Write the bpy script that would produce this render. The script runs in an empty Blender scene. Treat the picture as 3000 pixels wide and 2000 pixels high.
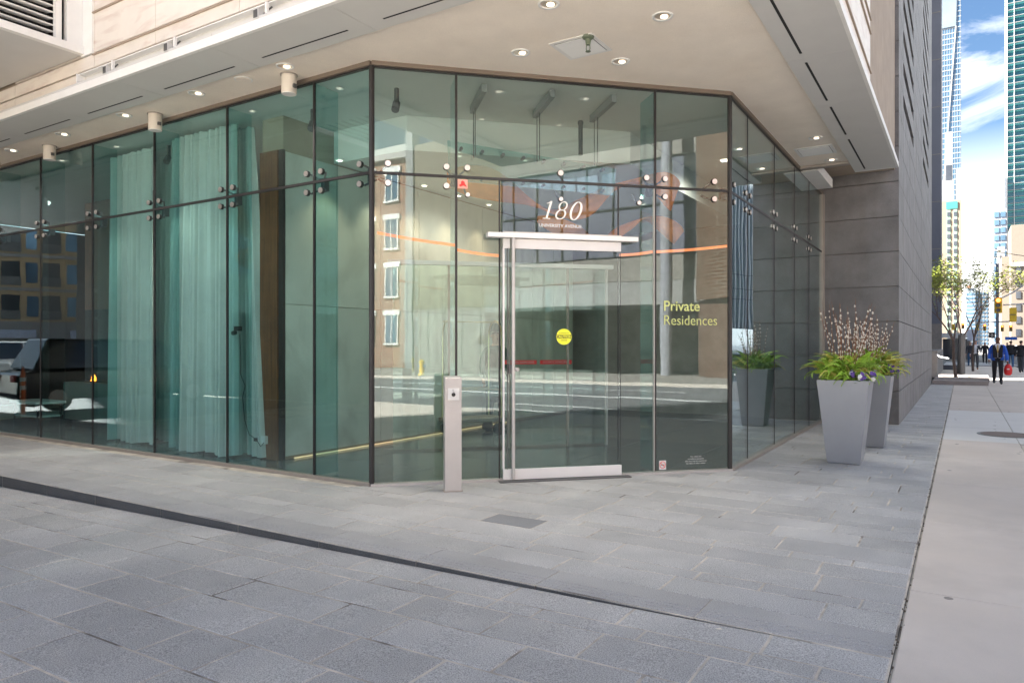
import bpy, bmesh, math, random
from math import sin, cos, pi, radians, sqrt
from mathutils import Vector, Matrix
random.seed(7)
sc = bpy.context.scene
C = sc.collection

# ------------------------------------------------------------------ camera, sky, sun, exposure
cam = bpy.data.cameras.new('camera'); cam.lens = 2104/3000*36; cam.sensor_width = 36
cam.shift_y = 10/3000; cam.clip_start = .1; cam.clip_end = 5000
camo = bpy.data.objects.new('camera', cam); C.objects.link(camo)
camo.location = (0, 0, 1.48); camo.rotation_euler = (radians(90), 0, radians(32.1))
sc.camera = camo
SUN_EL, SUN_AZ = 42, 246            # azimuth clockwise from +Y
world = bpy.data.worlds.new('World'); sc.world = world; world.use_nodes = True
nt = world.node_tree; nt.nodes.clear()
def wn(t, **k):
    n = nt.nodes.new(t)
    for a, b in k.items(): setattr(n, a, b)
    return n
out = wn('ShaderNodeOutputWorld'); bg = wn('ShaderNodeBackground'); bg.inputs[1].default_value = .095
sky = wn('ShaderNodeTexSky', sky_type='NISHITA', sun_disc=False, sun_elevation=radians(SUN_EL), sun_rotation=radians(SUN_AZ))
sky.altitude = 100; sky.air_density = 1.0; sky.dust_density = .6; sky.ozone_density = 2.0
tc = wn('ShaderNodeTexCoord'); mp = wn('ShaderNodeMapping'); mp.inputs['Scale'].default_value = (1.2, 1.2, 4.0)
mp.inputs['Location'].default_value = (2.3, 4.1, 1.2)
nz = wn('ShaderNodeTexNoise'); nz.inputs['Scale'].default_value = 2.2; nz.inputs['Detail'].default_value = 9; nz.inputs['Roughness'].default_value = .62; nz.inputs['Distortion'].default_value = .5
cr = wn('ShaderNodeMapRange'); cr.inputs[1].default_value = .50; cr.inputs[2].default_value = 1.0
sep = wn('ShaderNodeSeparateXYZ'); hz = wn('ShaderNodeMapRange'); hz.inputs[1].default_value = -.02; hz.inputs[2].default_value = .25
hz.inputs[3].default_value = .85; hz.inputs[4].default_value = 0
ad = wn('ShaderNodeMath', operation='MAXIMUM'); mx = wn('ShaderNodeMix', data_type='RGBA')
mx.inputs[7].default_value = (6.0, 5.7, 5.35, 1)
L = nt.links.new
L(tc.outputs['Generated'], mp.inputs['Vector']); L(mp.outputs[0], nz.inputs['Vector']); L(nz.outputs[0], cr.inputs[0])
L(tc.outputs['Generated'], sep.inputs[0]); L(sep.outputs[2], hz.inputs[0]); L(cr.outputs[0], ad.inputs[0]); L(hz.outputs[0], ad.inputs[1])
L(ad.outputs[0], mx.inputs[0]); hs = wn('ShaderNodeHueSaturation'); hs.inputs['Saturation'].default_value = 1.12; hs.inputs['Value'].default_value = .25; L(sky.outputs[0], hs.inputs['Color']); L(hs.outputs[0], mx.inputs[6]); L(mx.outputs[2], bg.inputs[0]); L(bg.outputs[0], out.inputs[0])
sl = bpy.data.lights.new('sun', 'SUN'); sl.energy = 5.0; sl.angle = radians(2); sl.color = (1, .96, .9)
so = bpy.data.objects.new('sun', sl); C.objects.link(so)
sd = Vector((sin(radians(SUN_AZ))*cos(radians(SUN_EL)), cos(radians(SUN_AZ))*cos(radians(SUN_EL)), sin(radians(SUN_EL))))
so.rotation_euler = sd.to_track_quat('Z', 'Y').to_euler(); so.location = (30, -10, 40)
sc.view_settings.view_transform = 'Standard'; sc.view_settings.look = 'None'; sc.view_settings.gamma = 1
sc.view_settings.use_curve_mapping = False; sc.view_settings.exposure = 3.15
cy = sc.cycles
sc.render.engine = 'CYCLES'
cy.use_denoising = True; cy.max_bounces = 10; cy.diffuse_bounces = 4; cy.glossy_bounces = 6; cy.transparent_max_bounces = 40
cy.transmission_bounces = 4; cy.caustics_reflective = False; cy.caustics_refractive = False; cy.sample_clamp_indirect = 6

# ------------------------------------------------------------------ materials
MATS = {}
def mat(name, col, rough=.6, metal=0, var=.12, scale=3, rnd=0, speck=0, sscale=300, bump=0, bscale=60, col2=None, c2=(.5, .7), c2scale=(2, 2, 2), emit=0, spec=.5, trans=0, dist=0):
    m = bpy.data.materials.new(name); m.use_nodes = True; t = m.node_tree; b = t.nodes['Principled BSDF']; l = t.links.new
    def N(ty, **k):
        n = t.nodes.new(ty)
        for a, v in k.items(): setattr(n, a, v)
        return n
    b.inputs['Roughness'].default_value = rough; b.inputs['Metallic'].default_value = metal; b.inputs['Specular IOR Level'].default_value = spec
    g = N('ShaderNodeNewGeometry')
    n1 = N('ShaderNodeTexNoise'); n1.inputs['Scale'].default_value = scale; n1.inputs['Detail'].default_value = 6; n1.inputs['Roughness'].default_value = .6
    l(g.outputs['Position'], n1.inputs['Vector'])
    f = N('ShaderNodeMapRange'); f.inputs[1].default_value = .25; f.inputs[2].default_value = .75; f.inputs[3].default_value = 1-var; f.inputs[4].default_value = 1+var
    l(n1.outputs[0], f.inputs[0]); fac = f.outputs[0]
    if speck:
        n2 = N('ShaderNodeTexNoise'); n2.inputs['Scale'].default_value = sscale; n2.inputs['Detail'].default_value = 2
        l(g.outputs['Position'], n2.inputs['Vector'])
        f2 = N('ShaderNodeMapRange'); f2.inputs[1].default_value = .3; f2.inputs[2].default_value = .7; f2.inputs[3].default_value = 1-speck; f2.inputs[4].default_value = 1+speck
        l(n2.outputs[0], f2.inputs[0]); mm = N('ShaderNodeMath', operation='MULTIPLY'); l(fac, mm.inputs[0]); l(f2.outputs[0], mm.inputs[1]); fac = mm.outputs[0]
    if rnd:
        oi = N('ShaderNodeObjectInfo'); f3 = N('ShaderNodeMapRange'); f3.inputs[3].default_value = 1-rnd; f3.inputs[4].default_value = 1+rnd
        l(oi.outputs['Random'], f3.inputs[0]); mm = N('ShaderNodeMath', operation='MULTIPLY'); l(fac, mm.inputs[0]); l(f3.outputs[0], mm.inputs[1]); fac = mm.outputs[0]
    src = N('ShaderNodeRGB'); src.outputs[0].default_value = (*col, 1); cs = src.outputs[0]
    if col2:
        mpp = N('ShaderNodeMapping'); mpp.inputs['Scale'].default_value = c2scale; mpp.inputs['Rotation'].default_value = (0, .5, .4) if dist else (0, 0, 0)
        n3 = N('ShaderNodeTexNoise'); n3.inputs['Scale'].default_value = 1; n3.inputs['Detail'].default_value = 7; n3.inputs['Distortion'].default_value = dist
        l(g.outputs['Position'], mpp.inputs[0]); l(mpp.outputs[0], n3.inputs['Vector'])
        r3 = N('ShaderNodeMapRange'); r3.inputs[1].default_value = c2[0]; r3.inputs[2].default_value = c2[1]; l(n3.outputs[0], r3.inputs[0])
        m3 = N('ShaderNodeMix', data_type='RGBA'); l(r3.outputs[0], m3.inputs[0]); l(cs, m3.inputs[6]); m3.inputs[7].default_value = (*col2, 1); cs = m3.outputs[2]
    vm = N('ShaderNodeVectorMath', operation='SCALE'); l(cs, vm.inputs[0]); l(fac, vm.inputs['Scale']); l(vm.outputs[0], b.inputs['Base Color'])
    if bump:
        nb = N('ShaderNodeTexNoise'); nb.inputs['Scale'].default_value = bscale; nb.inputs['Detail'].default_value = 3; l(g.outputs['Position'], nb.inputs['Vector'])
        bb = N('ShaderNodeBump'); bb.inputs['Strength'].default_value = bump; bb.inputs['Distance'].default_value = .02; l(nb.outputs[0], bb.inputs['Height']); l(bb.outputs[0], b.inputs['Normal'])
    if emit:
        b.inputs['Emission Color'].default_value = (*col, 1); b.inputs['Emission Strength'].default_value = emit
    if trans: b.inputs['Transmission Weight'].default_value = trans
    MATS[name] = m; return m
def glass(name, tint, f0=.06, wav=.0, rough=0.0):
    m = bpy.data.materials.new(name); m.use_nodes = True; t = m.node_tree; t.nodes.clear(); l = t.links.new
    o = t.nodes.new('ShaderNodeOutputMaterial'); mi = t.nodes.new('ShaderNodeMixShader'); tr = t.nodes.new('ShaderNodeBsdfTransparent'); gl = t.nodes.new('ShaderNodeBsdfGlossy')
    tr.inputs[0].default_value = (*tint, 1); gl.inputs['Roughness'].default_value = rough; gl.inputs['Color'].default_value = (.93, .98, 1, 1)
    lw = t.nodes.new('ShaderNodeLayerWeight'); lw.inputs[0].default_value = .5
    pw = t.nodes.new('ShaderNodeMath'); pw.operation = 'POWER'; pw.inputs[1].default_value = 5
    mr = t.nodes.new('ShaderNodeMapRange'); mr.inputs[3].default_value = f0; mr.inputs[4].default_value = 1
    l(lw.outputs['Facing'], pw.inputs[0]); l(pw.outputs[0], mr.inputs[0]); l(mr.outputs[0], mi.inputs[0]); l(tr.outputs[0], mi.inputs[1]); l(gl.outputs[0], mi.inputs[2]); l(mi.outputs[0], o.inputs[0])
    if wav:
        g = t.nodes.new('ShaderNodeNewGeometry'); n = t.nodes.new('ShaderNodeTexNoise'); n.inputs['Scale'].default_value = 1.6; n.inputs['Detail'].default_value = 1
        b = t.nodes.new('ShaderNodeBump'); b.inputs['Strength'].default_value = 1; b.inputs['Distance'].default_value = wav
        l(g.outputs['Position'], n.inputs['Vector']); l(n.outputs[0], b.inputs['Height']); l(b.outputs[0], gl.inputs['Normal'])
    MATS[name] = m; return m

paver = mat('paver', (.385, .378, .37), .62, var=.17, scale=1.3, rnd=.10, speck=.5, sscale=160, bump=.25, bscale=120, col2=(.45, .44, .42), c2=(.48, .72), c2scale=(1.6, 1.6, 1.6))
paver_dk = mat('paver_dark', (.22, .222, .23), .6, var=.12, scale=1.3, speck=.3, sscale=160, bump=.25, bscale=120)
joint = mat('joint_sand', (.50, .45, .38), .9, var=.45, scale=4, col2=(.16, .14, .12), c2=(.56, .66), c2scale=(2.2, 2.2, 2.2))
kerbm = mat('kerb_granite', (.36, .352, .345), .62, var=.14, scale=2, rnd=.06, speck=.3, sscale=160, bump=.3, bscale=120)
kerbf = mat('kerb_face', (.075, .078, .082), .7, var=.2, scale=3, speck=.5, sscale=140, bump=.4, bscale=100)  # kerb granite darkened on its vertical face, shade put into the colour
concrete = mat('sidewalk_concrete', (.62, .55, .48), .8, var=.12, scale=1.6, rnd=.03, speck=.06, sscale=200, bump=.1, bscale=150, col2=(.57, .50, .43), c2=(.5, .7), c2scale=(.8, .8, .8))
concrete_new = mat('fresh_concrete', (.68, .66, .62), .8, var=.05, scale=2, speck=.05, sscale=200)
asphalt = mat('asphalt', (.14, .14, .145), .85, var=.15, scale=.6, speck=.25, sscale=120)
whitepaint = mat('road_paint', (.75, .75, .73), .7, var=.1)
stucco = mat('stucco', (.88, .80, .70), .9, var=.05, scale=2.5, speck=.07, sscale=160, bump=.3, bscale=180, col2=(.84, .75, .64), c2=(.5, .8), c2scale=(1.5, 1.5, 1.5))
metalpanel = mat('grey_metal_panel', (.62, .61, .59), .5, metal=.0, var=.03)
whitelip = mat('white_lip', (.80, .79, .76), .5, var=.06)
slotm = mat('black_slot', (.012, .012, .012), .8, var=0)
bronze = mat('bronze_trim', (.21, .17, .135), .5, metal=.3, var=.06)
bronze_l = mat('sill_metal', (.36, .32, .28), .5, metal=.3, var=.1)
silicone = mat('black_silicone', (.02, .018, .018), .5, var=.1)
steel = mat('brushed_steel', (.50, .475, .455), .4, metal=.3, var=.06, scale=6)
satin = mat('satin_aluminium', (.80, .78, .76), .4, metal=.1, var=.03)
steelf = mat('steel_disc', (.74, .68, .64), .3, metal=.9, var=.15, scale=80)
midsteel = mat('mid_steel', (.30, .31, .31), .5, metal=.3)
darksteel = mat('dark_steel', (.12, .12, .12), .45, metal=.5)
marble = mat('cream_marble', (.76, .70, .63), .4, var=.06, scale=3, rnd=.04, col2=(.60, .48, .42), c2=(.5, .78), c2scale=(1.0, 1.0, 5.5), dist=1.6)
groove = mat('groove', (.38, .31, .24), .8)
ivory = mat('interior_marble', (.62, .61, .55), .35, var=.1, scale=1.5, rnd=.05, col2=(.45, .43, .38), c2=(.52, .75), c2scale=(1.2, 1.2, .8), dist=1.2)
darktile = mat('dark_stone', (.185, .180, .180), .6, var=.30, scale=2.2, rnd=.10, speck=.25, sscale=90, col2=(.165, .152, .145), c2=(.5, .75), c2scale=(2.4, 2.4, .5))
darktile2 = darktile
tilejoint = mat('stone_joint', (.32, .31, .29), .8, var=.2)
floor_in = mat('lobby_tile', (.10, .115, .12), .16, var=.25, scale=1.3, rnd=.2, spec=.6)
ceil_in = mat('lobby_ceiling', (.72, .72, .68), .8, var=.04)
wood = mat('brown_wood', (.22, .085, .035), .45, var=.22, scale=6, col2=(.13, .045, .02), c2=(.4, .7), c2scale=(30, 30, 1.0))
darkwall = mat('dark_lounge', (.035, .022, .018), .5, var=.25, scale=3)
curtain = mat('curtain_linen', (.60, .61, .565), .9, var=.07, scale=5, speck=.12, sscale=180)
planterm = mat('planter_grey', (.33, .345, .375), .3, metal=.4, var=.05)
fern_m = mat('fern_green', (.31, .50, .06), .5, var=.3, scale=14, rnd=.35, col2=(.36, .42, .06), c2=(.5, .72), c2scale=(6, 6, 6))
fern_y = mat('fern_yellow', (.55, .52, .13), .55, var=.3, scale=14, rnd=.3)
soil = mat('soil', (.05, .035, .025), .9)
twigm = mat('twig_brown', (.22, .10, .05), .6, var=.3, scale=20)
catkin = mat('catkin', (.70, .65, .57), .9, var=.15, scale=60)
purple = mat('pansy_purple', (.14, .07, .38), .6, var=.4, scale=40)
pwhite = mat('pansy_white', (.8, .8, .78), .6, var=.1)
leafg = mat('leaf_green', (.07, .19, .03), .6, var=.3, scale=30)
G_L = glass('glass_teal', (.80, .93, .93), .06, wav=.0006)
G_D = glass('glass_clear', (.87, .92, .91), .056, wav=.0006)
G_R = glass('glass_right', (.76, .90, .885), .42, wav=.0006)
G_F = glass('glass_fin', (.74, .885, .885), .05)
G_IN = glass('glass_inner', (.86, .95, .93), .05)
G_FR = mat('frosted_panel', (.62, .78, .76), .35, var=.04)
warm_e = mat('warm_led', (1, .66, .36), .5, emit=.09, var=0)
lamp_e = mat('lamp_glow', (1, .86, .68), .5, emit=.5, var=0)
reflector = mat('lamp_reflector', (.85, .72, .6), .3, metal=.7, var=.2, scale=30)
white = mat('white_paint', (.75, .74, .71), .55, var=.05)
offwhite = mat('offwhite_metal', (.66, .61, .53), .6, var=.07)
orange = mat('orange_plastic', (.85, .17, .03), .5, var=.1)
orange2 = mat('orange_reflection', (.85, .24, .08), .5, var=.15, scale=12, emit=.12)  # reflected orange line put into a faintly glowing colour
red = mat('red', (.75, .03, .03), .5, var=.1)
pink = mat('pink_film', (.75, .35, .28), .5)
yellow = mat('yellow', (.85, .55, .02), .5, var=.05)
lemon = mat('sticker_yellow', (.85, .85, .04), .5, var=0)
olive = mat('olive_letter', (.62, .66, .24), .5, var=.03)
letterw = mat('letter_white', (.72, .69, .66), .4, var=.02)
letterd = mat('letter_side', (.30, .28, .27), .4)
black = mat('black', (.012, .012, .012), .5)
brass = mat('brass', (.62, .50, .30), .28, metal=.9, var=.1)
brickm = mat('brick_orange', (.28, .11, .06), .85, var=.15, scale=2)
brickt = mat('brick_tan', (.17, .15, .115), .85, var=.12, scale=2)
brickb = mat('brick_brown', (.12, .06, .033), .85, var=.15, scale=2)
def brickify(m, mortar, k=1.0):
    t = m.node_tree; b = t.nodes['Principled BSDF']; l = t.links.new
    src = b.inputs['Base Color'].links[0].from_socket
    g = t.nodes.new('ShaderNodeNewGeometry'); s = t.nodes.new('ShaderNodeSeparateXYZ'); a = t.nodes.new('ShaderNodeMath'); a.operation = 'ADD'; cmb = t.nodes.new('ShaderNodeCombineXYZ')
    br = t.nodes.new('ShaderNodeTexBrick'); br.inputs['Scale'].default_value = 1; br.inputs['Brick Width'].default_value = .42*k; br.inputs['Row Height'].default_value = .16*k; br.inputs['Mortar Size'].default_value = .022*k
    br.inputs['Mortar'].default_value = (*mortar, 1)
    l(g.outputs['Position'], s.inputs[0]); l(s.outputs[0], a.inputs[0]); l(s.outputs[1], a.inputs[1]); l(a.outputs[0], cmb.inputs[0]); l(s.outputs[2], cmb.inputs[1])
    l(cmb.outputs[0], br.inputs['Vector']); l(src, br.inputs['Color1']); l(src, br.inputs['Color2']); l(br.outputs[0], b.inputs['Base Color'])
brickify(brickm, (.3, .26, .2)); brickify(brickt, (.24, .19, .13)); brickify(brickb, (.2, .15, .11))
cgrey = mat('far_concrete', (.25, .23, .205), .85, var=.12, scale=.8, speck=.1, sscale=8)
cdark = mat('dark_granite', (.06, .045, .04), .6, var=.2, scale=2, speck=.3, sscale=20)
cband = mat('pale_band', (.27, .26, .25), .7, var=.06)
winlil = mat('lilac_window', (.16, .16, .20), .1, spec=.8, var=.1, scale=.5)
windk = mat('dark_window', (.04, .045, .055), .08, spec=.9, var=.2, scale=.5)
winbl = mat('blue_window', (.14, .24, .34), .08, metal=.5, var=.35, scale=.12)
wingr = mat('green_window', (.03, .11, .14), .1, metal=.3, var=.3, scale=.05)
teal = mat('teal_band', (.04, .22, .21), .4, var=.15, scale=.1)
farw = mat('far_white', (.26, .26, .255), .7)
beige = mat('beige_stone', (.22, .175, .125), .8, var=.06, scale=.3)
bluegrey = mat('bluegrey_concrete', (.15, .16, .19), .75, var=.1, scale=.5)
tanap = mat('apartment_tan', (.40, .29, .17), .8, var=.08, scale=.3)
bark = mat('bark', (.12, .085, .07), .9, var=.3, scale=8)
treeleaf = mat('spring_leaf', (.24, .28, .04), .6, var=.4, scale=3, rnd=.2)
stepst = mat('step_granite', (.30, .26, .24), .8, var=.15, speck=.15, sscale=60)

# ------------------------------------------------------------------ mesh helpers
def find_o(p):
    while p:
        if '_o' in p: return Vector(p['_o'])
        p = p.parent
    return None
class MB:
    def __init__(s): s.v = []; s.f = []; s.m = []; s.mi = 0
    def quadbox(s, P):                    # 8 points: bottom 4 ccw, top 4 ccw
        n = len(s.v); s.v += [tuple(p) for p in P]
        s.add([(0, 3, 2, 1), (4, 5, 6, 7), (0, 1, 5, 4), (1, 2, 6, 5), (2, 3, 7, 6), (3, 0, 4, 7)], n)
    def add(s, faces, n=0):
        for f in faces: s.f.append(tuple(i+n for i in f)); s.m.append(s.mi)
    def box(s, x0, x1, y0, y1, z0, z1):
        x0, x1 = min(x0, x1), max(x0, x1); y0, y1 = min(y0, y1), max(y0, y1); z0, z1 = min(z0, z1), max(z0, z1)
        s.quadbox([(x0, y0, z0), (x1, y0, z0), (x1, y1, z0), (x0, y1, z0), (x0, y0, z1), (x1, y0, z1), (x1, y1, z1), (x0, y1, z1)]); return s
    def fbox(s, fr, a0, a1, b0, b1, z0, z1):   # frame fr(s, n, z)
        P = [fr(a0, b0, z0), fr(a1, b0, z0), fr(a1, b1, z0), fr(a0, b1, z0), fr(a0, b0, z1), fr(a1, b0, z1), fr(a1, b1, z1), fr(a0, b1, z1)]
        s.quadbox(P); return s
    def stone(s, x0, x1, y0, y1, zb, zt, c=.006):
        n = len(s.v); zt = zt if callable(zt) else (lambda x, q=zt: q)
        for (x, y) in ((x0, y0), (x1, y0), (x1, y1), (x0, y1)): s.v.append((x, y, zt(x)-zb))
        for (x, y) in ((x0, y0), (x1, y0), (x1, y1), (x0, y1)): s.v.append((x, y, zt(x)-c*.6))
        for (x, y) in ((x0+c, y0+c), (x1-c, y0+c), (x1-c, y1-c), (x0+c, y1-c)): s.v.append((x, y, zt(x)))
        F = [(8, 9, 10, 11)]
        for i in range(4): j = (i+1) % 4; F += [(i, j, 4+j, 4+i), (4+i, 4+j, 8+j, 8+i)]
        s.add(F, n); return s
    def tube(s, pts, r, n=8, caps=True):
        pts = [Vector(p) for p in pts]; rr = r if isinstance(r, (list, tuple)) else [r]*len(pts)
        base = len(s.v); up = Vector((0, 0, 1))
        prev = None
        for i, p in enumerate(pts):
            d = (pts[min(i+1, len(pts)-1)]-pts[max(i-1, 0)]).normalized()
            if prev is None: a = d.orthogonal().normalized()
            else: a = (prev - d*prev.dot(d)).normalized()
            prev = a; b = d.cross(a)
            for k in range(n):
                q = p + (a*cos(2*pi*k/n)+b*sin(2*pi*k/n))*rr[i]; s.v.append(tuple(q))
        for i in range(len(pts)-1):
            for k in range(n):
                k2 = (k+1) % n; s.add([(base+i*n+k, base+i*n+k2, base+(i+1)*n+k2, base+(i+1)*n+k)])
        if caps:
            s.add([tuple(base+k for k in reversed(range(n))), tuple(base+(len(pts)-1)*n+k for k in range(n))])
        return s
    def ball(s, c, r, n=8, m=6, sx=1, sy=1, sz=1):
        base = len(s.v); c = Vector(c)
        for i in range(1, m):
            for k in range(n): s.v.append((c.x+sx*r*sin(pi*i/m)*cos(2*pi*k/n), c.y+sy*r*sin(pi*i/m)*sin(2*pi*k/n), c.z+sz*r*cos(pi*i/m)))
        t = len(s.v); s.v.append((c.x, c.y, c.z+sz*r)); s.v.append((c.x, c.y, c.z-sz*r))
        for i in range(m-2):
            for k in range(n): k2 = (k+1) % n; s.add([(base+i*n+k, base+(i+1)*n+k, base+(i+1)*n+k2, base+i*n+k2)])
        for k in range(n): k2 = (k+1) % n; s.add([(t, base+k, base+k2), (t+1, base+(m-2)*n+k2, base+(m-2)*n+k)])
        return s
    def prism(s, poly, f0, f1):          # poly list of 2d, f0/f1 map (a,b)->3d
        n = len(s.v); k = len(poly)
        s.v += [tuple(f0(*p)) for p in poly] + [tuple(f1(*p)) for p in poly]
        s.add([tuple(range(k-1, -1, -1)), tuple(range(k, 2*k))] + [(i, (i+1) % k, k+(i+1) % k, k+i) for i in range(k)], n); return s
    def build(s, name, m, parent=None, smooth=False, mats=None, origin=None, bevel=0):
        me = bpy.data.meshes.new(name); off = Vector(origin) if origin is not None else find_o(parent)
        v = [(Vector(p)-off) for p in s.v] if off else s.v
        me.from_pydata([tuple(p) for p in v], [], s.f); me.update()
        for mm in (mats or [m]): me.materials.append(mm)
        if mats: me.polygons.foreach_set('material_index', s.m)
        if smooth: me.polygons.foreach_set('use_smooth', [True]*len(me.polygons))
        bm = bmesh.new(); bm.from_mesh(me)
        bmesh.ops.recalc_face_normals(bm, faces=bm.faces)
        if bevel: bmesh.ops.bevel(bm, geom=bm.edges[:], offset=bevel, segments=1, affect='EDGES', profile=.5)
        bm.to_mesh(me); bm.free()
        o = bpy.data.objects.new(name, me); C.objects.link(o)
        if parent: o.parent = parent
        elif off: o.location = off
        return o
def thing(name, label, cat, loc=(0, 0, 0), group=None):
    o = bpy.data.objects.new(name, None); C.objects.link(o); o.location = loc; o['label'] = label; o['category'] = cat; o['_o'] = tuple(loc); o.empty_display_size = .2
    if group: o['group'] = group
    return o
def tag(o, label, cat, group=None):
    o['label'] = label; o['category'] = cat
    if group: o['group'] = group
    return o
def kind(o, k): o['kind'] = k; return o
def clean_origin(o):
    if '_o' in o: del o['_o']
def copy_tree(o, parent=None):
    c = o.copy(); C.objects.link(c)
    if parent: c.parent = parent; c.matrix_parent_inverse = Matrix()
    for ch in o.children: copy_tree(ch, c)
    return c
def lamp(name, kd, loc, energy, col=(1, .85, .65), size=.2, parent=None, spot=None, rot=(0, 0, 0), sizey=None):
    l = bpy.data.lights.new(name, kd); l.energy = energy; l.color = col
    if kd == 'AREA':
        l.size = size
        if sizey: l.shape = 'RECTANGLE'; l.size_y = sizey
    else: l.shadow_soft_size = size
    if spot: l.spot_size = radians(spot); l.spot_blend = .6
    o = bpy.data.objects.new(name, l); C.objects.link(o); o.location = loc; o.rotation_euler = rot
    if parent: o.parent = parent; o.location = Vector(loc)-Vector(parent['_o'])
    return o

A = Vector((-5.256, 5.603)); B = Vector((-2.322, 8.537)); GY = A.y; GX = B.x
R2 = sqrt(.5)
def FD(s, n, z): return (A.x + (s+n)*R2, A.y + (s-n)*R2, z)     # door front: s along, n outward
def FL(s, n, z): return (A.x - s, GY - n, z)                     # left front: s leftward, n outward
def FR(s, n, z): return (GX + n, B.y + s, z)                     # right front
PAV = -.28

# ================================================================== GROUND
def dz(x): return -.0145*max(0, -x-.6)
g = MB(); g.v = [(-60, -60, -.25), (5, -60, -.25), (5, 3.83, -.25), (-60, 3.83, -.25)]; g.f = [(0, 1, 2, 3)]; g.m = [0]
drive = MB(); dx = [-30, -14, -11, -8, -5, -3, -1.5, -.6, PAV]
for i, x in enumerate(dx): drive.v += [(x, -40, dz(x)-.0035), (x, 3.83, dz(x)-.0035)]
for i in range(len(dx)-1): drive.add([(2*i, 2*i+2, 2*i+3, 2*i+1)])
drv = kind(drive.build('driveway', joint), 'structure')
walk = MB(); walk.v = [(-30, 3.83, -.0035), (PAV, 3.83, -.0035), (PAV, 50, -.0035), (-1.02, 50, -.0035), (-1.02, 15.12, -.0035), (GX, 15.12, -.0035), (GX, B.y, -.0035), (A.x, GY, -.0035), (-30, GY, -.0035)]
walk.f = [tuple(range(9))]; walk.m = [0]
wlk = kind(walk.build('walkway', joint), 'structure')
import itertools
def in_view(x, y, mar=.35):
    th = radians(32.1); r = x*cos(th)+y*sin(th); d = -x*sin(th)+y*cos(th)
    return d > 2.6 and abs(r) < .735*d+mar
J = .0065
pieces = []
def courses(y0, y1, hs):
    y = y0; i = 0; res = []
    while y < y1-.02:
        h = hs[i % len(hs)]; h = min(h, y1-y)
        if y1-(y+h) < .1: h = y1-y
        res.append((y, y+h)); y += h; i += 1
    return res
# driveway courses, going down from the kerb
dr = []
y = 3.83
for h in [.27, .15, .335, .335, .36, .35, .345, .36, .17, .35, .35, .34, .36, .35, .35]:
    dr.append((y-h, y)); y -= h
rest_d = MB(); nd = 0
for (ya, yb) in dr:
    x = PAV-.004; first = True
    while x > -13:
        w = random.choice([.45, .55, .56, .62, .75, .85] if yb-ya > .2 else [.3, .42, .55, .62])
        if first: w *= random.uniform(.4, 1); first = False
        xa = max(x-w, -13)
        vis = in_view((xa+x)/2, (ya+yb)/2, .6)
        sink = random.uniform(-.0015, .0015)
        if vis:
            b = MB().stone(xa+J, x-J, ya+J, yb-J, .03, lambda q, s=sink: dz(q)+s)
            b.build('paving_stone', paver_dk if random.random() < .035 else paver, drv); nd += 1
        elif ya > -1.5: rest_d.stone(xa+J, x-J, ya+J, yb-J, .03, lambda q: dz(q))
        x = xa
kind(rest_d.build('paving_stones', paver, drv), 'stuff')
# walkway stones: left arm between kerb and glass, then the wide area, then the strip along the dark wall
def wallx(y):                                   # left limit of paving at y
    if y < GY: return -16.
    if y < B.y: return y-10.859
    if y < 15.1: return GX
    return -1.0
rest_w = MB(); wl = []
y = 4.16; i = 0; hs = [.30, .17, .36, .30, .155, .38, .34, .30, .16, .36]
while y < 33:
    h = hs[i % len(hs)]; i += 1
    ya, yb = y, y+h; y = yb
    x = PAV-.004; first = True
    lim = min(wallx(ya), wallx(yb)) if yb < 15.1 else -1.0
    while x > lim+.01:
        w = random.choice([.5, .62, .75, .9, 1.05] if h > .2 else [.4, .55, .7])
        if first: w *= random.uniform(.35, 1); first = False
        xa = max(x-w, lim)
        if xa-lim < .15: xa = lim
        wl.append((xa, x, ya, yb)); x = xa
def clip_diag(b, xa, xb, ya, yb):               # stone cut along the glass line y = x + 10.859
    k = 10.859+.02
    P = [(xa, ya), (xb, ya), (xb, yb), (xa, yb)]; Q = []
    for i in range(4):
        p, q = P[i], P[(i+1) % 4]; fp, fq = p[0]+k-p[1], q[0]+k-q[1]
        if fp >= 0: Q.append(p)
        if fp*fq < 0: t = fp/(fp-fq); Q.append((p[0]+(q[0]-p[0])*t, p[1]+(q[1]-p[1])*t))
    if len(Q) >= 3: b.prism(Q, lambda a, c: (a, c, -.03), lambda a, c: (a, c, 0)); return True
    return False
cand = []
for (xa, xb, ya, yb) in wl:
    cx, cy_ = (xa+xb)/2, (ya+yb)/2; d = -cx*sin(radians(32.1))+cy_*cos(radians(32.1))
    cand.append((d if in_view(cx, cy_, .5) else 99, xa, xb, ya, yb))
cand.sort(); nw = 0
for (d, xa, xb, ya, yb) in cand:
    cut = ya < B.y and yb > GY and xa < yb-10.859+.02 and xa > -15
    if ya < GY-.01 and yb > GY-.01 and xa < -5.3: yb = GY-.03
    if GY-.03 <= ya < B.y and xb <= ya-10.859: continue
    b = MB(); ok = True
    if cut and ya >= GY-.2: ok = clip_diag(b, xa+J, xb-J, ya+J, yb-J)
    else: b.stone(xa+J, xb-J, ya+J, yb-J, .03, random.uniform(-.0012, .0012))
    if not ok: continue
    if d < 50 and nw < 298: b.build('paving_stone', paver_dk if random.random() < .008 else paver, wlk); nw += 1
    else:
        n = len(rest_w.v); rest_w.v += b.v; rest_w.f += [tuple(i+n for i in f) for f in b.f]; rest_w.m += b.m
kind(rest_w.build('paving_stones', paver, wlk), 'stuff')
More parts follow.
